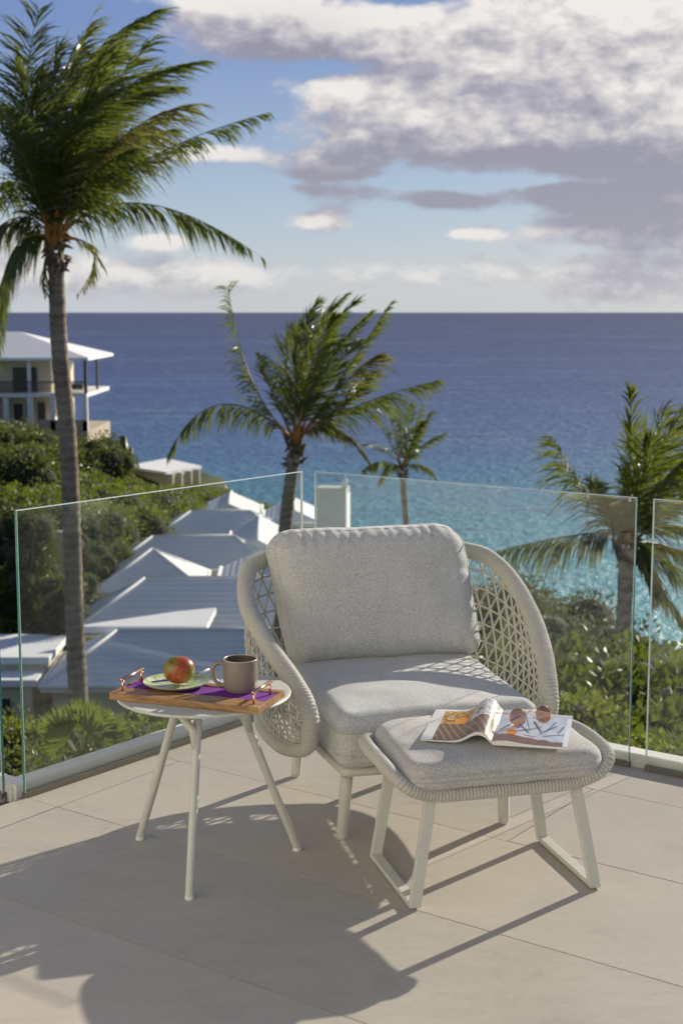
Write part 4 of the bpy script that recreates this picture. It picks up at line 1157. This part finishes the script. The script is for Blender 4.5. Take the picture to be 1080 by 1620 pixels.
for k in range(95):
    y = random.uniform(72, 150); x = random.uniform(-52, -13)
    px = 540 + 2250 * x / y
    if y > 112 and px > 10 and x > -24: r_ = random.uniform(1.2, 1.9)
    else: r_ = random.uniform(2.0, 3.0)
    if px < -160 or (x > -14 and y < 100) or (y > 118 and x < -20): continue
    if y > 128 and -22 < x < -12: continue
    bush(random.choice([FARB, FARB, FARA]), x, y, land(x, y) + r_ * .85, r_, 'rounded green scrub bush covering the hillside at the left', 'scrub covering the hillside at the left', .9)
for k in range(110):
    y = random.uniform(40, 150); x = random.uniform(-80, -20); px = 540 + 2250 * x / y
    if px > -60: continue
    r_ = random.uniform(1.8, 3.0); bush(random.choice([FARB, FARA, FARC]), x, y, land(x, y) + r_ * .8, r_, 'scrub bush on the hill, out of frame to the left', 'scrub on the hill out of frame', .9)
# hidden slope under the terrace, so that the view from a step aside is planted too
for k in range(60):
    x = random.uniform(-24, 26); y = random.uniform(9, 40)
    if -15 < x < 7 and y > 19: continue
    z = land(x, y); bush(random.choice([NEAR, FARA]), x, y, z + random.uniform(.9, 1.6), random.uniform(1.1, 1.9), 'dark scrub bush on the slope below the terrace', 'scrub on the slope below the terrace')
# fan palm at the foot of the tall palm
fp = thing('fan_palm', 'low yellow-green fan palm at the foot of the tall left palm', 'plant', gy(132, 1205, 11.5))
for k in range(9):
    a = R(20 + k * 17); ln = .36 + .06 * math.sin(k * 2.1)
    hub = Vector((math.cos(a) * ln * .5, random.uniform(-.1, .1), .10 + math.sin(a) * ln * .5)); b = MB()
    b.tube([(0, 0, -.5), (hub.x * .4, 0, hub.z * .4), hub], [.012, .009, .006], 5, mi=1)
    for j in range(18):
        bb = a + R(-62 + j * 7.3); tip_ = hub + Vector((math.cos(bb) * .25, random.uniform(-.05, .05), math.sin(bb) * .25)); sd3 = Vector((-math.sin(bb), .3, math.cos(bb))) * .012
        md = hub.lerp(tip_, .55); b.add([hub, md + sd3, tip_, md - sd3], [(0, 1, 2, 3)])
    b.obj('fan_leaf', [MAT['leafB'], MAT['rachis']], fp)
fl = thing('flowering_shrub', 'shrub with small orange-red flowers left of the palm trunk', 'shrub', (gy(62, 985, 57) + Vector((0, 0, -1.0))))
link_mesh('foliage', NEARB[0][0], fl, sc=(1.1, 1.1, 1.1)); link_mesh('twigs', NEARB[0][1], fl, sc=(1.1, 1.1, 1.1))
for k in range(9):
    p = Vector((random.uniform(-.5, .5), -.75, random.uniform(.2, .8))); b = MB()
    for j in range(5): a = j * 1.256; b.add([p, p + Vector((math.cos(a) * .05, -.02, math.sin(a) * .05)), p + Vector((math.cos(a + .6) * .075, -.03, math.sin(a + .6) * .075)), p + Vector((math.cos(a + 1.2) * .05, -.02, math.sin(a + 1.2) * .05))], [(0, 1, 2, 3)])
    b.obj('flower', MAT['flower'], fl)


# ------------------------------------------------------------------ houses with stepped white roofs
def stepped_house(label, cx, cy, eave, hx, hy, pitch, rz=0.0, gable=None, courses_w=.30, wall='cream', group='white-roofed houses below the terrace', ch_=None):
    gzv = min(land(cx - hx, cy - hy), land(cx + hx, cy - hy), land(cx, cy)) - 1.0
    t = thing('house', label, 'house', (cx, cy, gzv), rz, group)
    ez = eave - gzv; inn = .35
    wb = MB().box((-hx + inn, -hy + inn, 0), (hx - inn, hy - inn, ez - .02)); wb.obj('wall', MAT[wall], t)
    rise = courses_w * math.tan(R(pitch)); mn = min(hx, hy) if not gable else (hx if gable == 'y' else hy)
    nC = int(mn / courses_w); lip = .055
    rf = MB().box((-hx, -hy, ez - .14), (hx, hy, ez - .0)).obj('roof_eave', MAT['white'], t)
    for k in range(nC + 1):
        z0 = ez + k * rise; a0 = k * courses_w; a1 = min(mn - .001, (k + 1) * courses_w); z1 = z0 + rise * (a1 - a0) / courses_w
        if a1 - a0 < .02: break
        if gable is None:
            X0, Y0, X1, Y1 = hx - a0, hy - a0, hx - a1, hy - a1
        elif gable == 'y': X0, Y0, X1, Y1 = hx - a0, hy, hx - a1, hy
        else: X0, Y0, X1, Y1 = hx, hy - a0, hx, hy - a1
        zz = z0 + lip
        v = [(-X0, -Y0, z0), (X0, -Y0, z0), (X0, Y0, z0), (-X0, Y0, z0), (-X0, -Y0, zz), (X0, -Y0, zz), (X0, Y0, zz), (-X0, Y0, zz),
             (-X1, -Y1, z1 + lip * .6), (X1, -Y1, z1 + lip * .6), (X1, Y1, z1 + lip * .6), (-X1, Y1, z1 + lip * .6)]
        f = []
        for i in range(4):
            j = (i + 1) % 4; f.append((i, j, 4 + j, 4 + i)); f.append((4 + i, 4 + j, 8 + j, 8 + i))
        f.append((8, 9, 10, 11)); m_ = MB(); m_.add(v, f); m_.obj('roof_course', MAT['white'], t)
    top_z = ez + rise * mn / courses_w + lip
    cp_ = MB()
    if gable is None:
        a_ = hx - mn; b_ = hy - mn
        for sx, sy in ((-1, -1), (1, -1), (1, 1), (-1, 1)): cp_.tube([(sx * (hx - .02), sy * (hy - .02), ez + lip), (sx * a_, sy * b_, top_z)], .075, 6)
        if a_ > .1: cp_.tube([(-a_, 0, top_z), (a_, 0, top_z)], .085, 6)
        elif b_ > .1: cp_.tube([(0, -b_, top_z), (0, b_, top_z)], .085, 6)
    else: cp_.tube([(0, -hy, top_z), (0, hy, top_z)], .085, 6)
    cp_.obj('ridge_cap', MAT['white'], t, smooth=True)
    gt = MB()
    for (p_, q_) in (((-hx, -hy), (hx, -hy)), ((-hx, -hy), (-hx, hy)), ((hx, -hy), (hx, hy))): gt.tube([(p_[0], p_[1], ez + .05), (q_[0], q_[1], ez + .05)], .09, 6)
    gt.obj('gutter', MAT['white'], t, smooth=True)
    return t, gzv


H1, _ = stepped_house('nearest house, broad white stepped roof in tree shade directly behind the side table', -3.5, 48.6, -11.0, 6.6, 2.3, 31, R(1.5), courses_w=.26)
MB().prism([(-6.0, 1.4), (-1.3, 1.4), (-1.15, 4.6), (-2.6, 3.9), (-5.3, 2.0)], -9.95 - H1.location.z, -9.72 - H1.location.z).obj('flat_roof', MAT['white'], H1)
stepped_house('second white stepped roof, with sunlit strip above the nearest roof', -3.9, 55.5, -10.65, 6.5, 2.65, 31, R(1.5), courses_w=.27)
stepped_house('wing with white roof falling left, beside the armchair rim', -2.6, 61.0, -10.55, 2.9, 5.2, 24, R(2), gable='y')
stepped_house('small pyramid-roofed white house with a sunlit ribbed side', -8.9, 66.2, -11.25, 2.6, 2.6, 31, R(4))
stepped_house('wide shaded white roof beyond the pyramid roof', -7.8, 74.0, -11.75, 4.5, 2.4, 31, R(3))
stepped_house('far white roof topped by a long level ridge', -7.2, 83.6, -11.75, 4.2, 2.5, 30, R(3))
stepped_house('narrow white wing with its sunlit roof slope facing right', -4.6, 78.0, -11.3, 1.7, 4.4, 28, R(2), gable='y')
stepped_house('far white gabled house with a peaked white front', -7.4, 93.5, -11.7, 2.1, 3.0, 24, R(2), gable='y')
stepped_house('white-roofed house by the gap between the two glass wings', -3.0, 88.0, -11.3, 1.9, 3.0, 25, R(2), gable='y')
# flat-roofed annexes at the far left
for (x0, x1, y0, y1, lab) in ((-40, 78, 1003, 1040, 'upper pale flat-roofed annex at the left edge, behind the glass'), (-40, 58, 1050, 1076, 'lower pale flat-roofed annex at the left edge, behind the glass')):
    a = gz(x0, y1, -10.4 if y0 < 1040 else -10.9); b_ = gz(x1, y1, -10.4 if y0 < 1040 else -10.9); c = gz(x1, y0, -10.4 if y0 < 1040 else -10.9)
    t = thing('annex', lab, 'building', (a.x, a.y, a.z - 4)); w_ = b_.x - a.x; dpt = c.y - a.y
    MB().box((.2, .2, 0), (w_ - .2, dpt - .1, 3.75)).obj('wall', MAT['cream'], t); MB().box((0, 0, 3.752), (w_, dpt, 4)).obj('flat_roof', MAT['white'], t, bevel=.02)
    MB().box((w_ * .3, .19, 2.2), (w_ * .55, .22, 3.3)).obj('window', MAT['pane'], t)
# chimney
cp = gy(526, 770, 62)
cm = thing('chimney', 'white square chimney stack seen through the glass just above the cushion', 'chimney', (cp.x, 62, -15), R(-9))
hgt = cp.z + 15
MB().box((-.64, -.5, 0), (.64, .5, hgt - .25)).obj('stack', MAT['chimney'], cm); MB().box((-.68, -.54, hgt - .249), (.68, .54, hgt)).obj('cap', MAT['chimney'], cm, bevel=.03)
MB().box((.641, -.52, 0), (.70, .5, hgt - .26)).obj('sunlit_strip', MAT['white'], cm)  # sunlit side painted as a white strip; the stack colour holds the shade
MB().lathe([(.12, 0), (.16, .06), (.09, .14), (.13, .26), (.15, .34), (.05, .46), (.02, .62)], 12, (.6, -.4, hgt)).obj('finial', MAT['white'], cm, smooth=True)
# garden walls and steps
gw = thing('garden_wall', 'cream rendered garden wall behind the tall palm trunk', 'wall', gy(70, 842, 60) + Vector((0, 0, -2.6)), R(10))
MB().box((-1.2, 0, 0), (1.5, .4, 2.5)).box((-3.2, .1, 0), (-1.2, .4, 1.7)).obj('wall', MAT['stucco'], gw); MB().box((-1.25, -.05, 2.502), (1.55, .45, 2.6)).obj('coping', MAT['stucco'], gw)
pa = MB(); pq = [gz(10, 905, -12.0), gz(120, 888, -12.0), gz(125, 900, -12.0), gz(20, 940, -12.0)]
pa.prism([(p.x, p.y) for p in pq][::-1], -12.6, -11.9); pa.obj('path', MAT['stone'], kind='structure')
# beach
# two-storey house on the hill
YV = 125.0; k_ = YV / FPX
def vx(px): return (px - 540) * k_
ez, fz, bz = gy(0, 570, YV).z, gy(0, 622, YV).z, gy(0, 682, YV).z
xr = vx(139)
hv = thing('two_storey_house', 'cream two-storey house with white hipped roof and corner verandahs on the hill', 'house', (xr, YV, bz))
e_, f_z = ez - bz, fz - bz
wx = vx(78) - xr; lx = vx(-130) - xr
MB().box((lx, 1.2, -3), (wx, 12, e_)).obj('wall', MAT['cream'], hv)
MB().box((lx - .1, -.2, f_z - .35), (0, 12, f_z)).obj('balcony_floor', MAT['trim'], hv)
MB().box((lx - .1, -.2, -8), (0, 12, -.001)).obj('terrace_base', MAT['stone'], hv)
rfz = e_; rv = MB(); rx0, rx1, ry0, ry1 = lx - .6, .3, -.8, 13
rv.box((rx0, ry0, rfz), (rx1, ry1, rfz + .25))
rv.add([(rx0, ry0, rfz + .25), (rx1, ry0, rfz + .25), (rx1, ry1, rfz + .25), (rx0, ry1, rfz + .25), (rx0 + 3.5, 6, rfz + 2.4), (vx(12) - xr, 6, rfz + 2.4)], [(0, 1, 5, 4), (1, 2, 5), (2, 3, 4, 5), (3, 0, 4)])
rv.obj('roof', MAT['white'], hv)
for px in (48, 105, 137):
    x = vx(px) - xr; MB().box((x - .13, -.1, f_z), (x + .13, .16, e_)).obj('upper_post', MAT['darkframe'] if px != 48 else MAT['trim'], hv)
for px in (10, 48, 84, 135):
    x = vx(px) - xr; MB().box((x - .22, -.1, 0), (x + .22, .3, f_z - .352)).obj('column', MAT['trim'], hv)
MB().box((-.25, 6, f_z), (-.05, 6.2, e_)).obj('upper_post', MAT['darkframe'], hv)
rl = MB().box((lx, -.12, f_z + .95), (-.14, -.04, f_z + 1.05)).obj('railing', MAT['darkframe'], hv)
bl = MB()
for k in range(110):
    x = lx + (0 - lx) * k / 110; bl.box((x, -.1, f_z + .001), (x + .05, -.05, f_z + .949))
bl.obj('balusters', MAT['darkframe'], hv, kind='stuff')
bl = MB()
for k in range(90):
    x = vx(60) - xr + (0 - vx(60) + xr) * k / 90; bl.box((x, -.1, .001), (x + .05, -.05, .9))
bl.box((vx(60) - xr, -.12, .901), (-.24, -.04, 1.0)); bl.obj('lower_railing', MAT['stone'], hv, kind='stuff')
for (p0, p1, q0, q1) in ((18, 40, 582, 620), (42, 56, 582, 620), (18, 32, 640, 668), (38, 46, 640, 668), (56, 68, 638, 668)):
    z0, z1 = gy(0, q1, YV).z - bz, gy(0, q0, YV).z - bz; x0, x1 = vx(p0) - xr, vx(p1) - xr
    wn = MB().box((x0, 1.12, z0), (x1, 1.198, z1)).obj('window', MAT['darkframe'], hv)
    MB().box((x0 + .12, 1.09, z0 + .1), ((x0 + x1) / 2 - .05, 1.118, z1 - .1)).obj('pane', MAT['pane'], wn)
    MB().box(((x0 + x1) / 2 + .05, 1.09, z0 + .1), (x1 - .12, 1.118, z1 - .1)).obj('pane', MAT['pane'], wn)
MB().box((vx(112) - xr, .4, f_z + .3), (vx(130) - xr, 1.0, f_z + .8)).obj('bench', MAT['darkframe'], hv)
# pavilion
YP = 142.0; kp = YP / FPX; pz = gy(0, 741, YP).z
pv = thing('pavilion', 'small cream pavilion with flat white roof at the shore', 'pavilion', ((196 - 540) * kp, YP, pz - 3.2))
wP = (318 - 196) * kp
MB().add and None
b = MB(); b.add([(0, 0, 3.2), (wP * .62, -5.5, 3.2), (wP, 0, 3.2), (wP * .42, 7.5, 3.2), (0, 0, 3.45), (wP * .62, -5.5, 3.45), (wP, 0, 3.45), (wP * .42, 7.5, 3.45)],
                [(3, 2, 1, 0), (4, 5, 6, 7), (0, 1, 5, 4), (1, 2, 6, 5), (2, 3, 7, 6), (3, 0, 4, 7)])
b.obj('flat_roof', MAT['white'], pv)
b = MB(); b.prism([(wP * .08, .1), (wP * .62, -4.8), (wP * .66, -4.3), (wP * .4, 6)][::1], 0, 3.19); b.obj('wall', MAT['cream'], pv)
for f in (.02, .33, .66, .95):
    x = wP * (.66 + .30 * f); y = -5.0 + 4.6 * f; MB().box((x - .28, y - .2, -1), (x + .28, y + .3, 3.198)).obj('column', MAT['cream'], pv)
b = MB(); b.add([(wP * .65, -5.05, 2.7), (wP * .97, -.15, 2.7), (wP * .97, .15, 2.7), (wP * .65, -4.75, 2.7), (wP * .65, -5.05, 3.197), (wP * .97, -.15, 3.197), (wP * .97, .15, 3.197), (wP * .65, -4.75, 3.197)],
                [(0, 3, 2, 1), (4, 5, 6, 7), (0, 1, 5, 4), (1, 2, 6, 5), (2, 3, 7, 6), (3, 0, 4, 7)]); b.obj('beam', MAT['cream'], pv)
# column cactus near the pavilion
cc = thing('cactus', 'tall narrow column cactus between the hilltop bushes and the pavilion', 'cactus', gy(196, 720, 103) + Vector((0, 0, -1.5)))
MB().tube([(0, 0, 0), (.02, 0, 1.5), (0, 0, 2.9)], [.38, .42, .2], 8).obj('stem', MAT['leafA'], cc, smooth=True)
MB().tube([(.1, 0, .8), (.5, 0, 1.1), (.55, 0, 2.0)], [.2, .22, .12], 8).obj('arm', MAT['leafA'], cc, smooth=True)

# every shrub of the smaller groups gets a label that points to it
ORD = ['leftmost', 'second', 'third', 'fourth', 'fifth', 'sixth', 'seventh', 'eighth', 'ninth', 'tenth', 'eleventh', 'twelfth', 'thirteenth', 'fourteenth', 'fifteenth']
for grp, base in ((gR, 'broad-leaved green shrub below the right balustrade'), (gL, 'green shrub seen through the left glass'), ('brownish shrubs right of the armchair', 'brownish wind-burnt shrub above the sea'),
                  (gD, 'dark green bush beside the two-storey house'), ('bright green shrubs at the far left', 'bright green shrub at the far left edge'), ('yellow-green shrubs behind the ottoman', None)):
    if base is None: continue
    L_ = sorted([o for o in bpy.data.objects if o.get('group') == grp], key=lambda o: o.location.x / o.location.y)
    for i_, o in enumerate(L_):
        o['label'] = (ORD[i_] + (' ' if i_ == 0 else ' from the left, ') + base) if i_ < 15 else base
L_ = sorted([o for o in bpy.data.objects if o.get('group') == gM], key=lambda o: o.location.x / o.location.y)
for o in L_:
    px_ = 540 + 2250 * o.location.x / o.location.y
    o['label'] = ('olive-brown scrub bush left of the tall palm trunk, beside the stucco wall' if px_ < 110 else
                  'olive-brown scrub bush between the tall palm trunk and the white roofs' if px_ < 215 else 'olive-brown scrub bush behind the far white roofs') 
for o in [o for o in bpy.data.objects if o.get('group') == gH]:
    px_ = 540 + 2250 * o.location.x / o.location.y
    o['label'] = ('bright green bush on the hillside left of the tall palm' if px_ < 95 else 'bright green bush on the hillside between tall palm and pavilion' if px_ < 230 else 'low bright green bush near the shore in front of the pavilion')
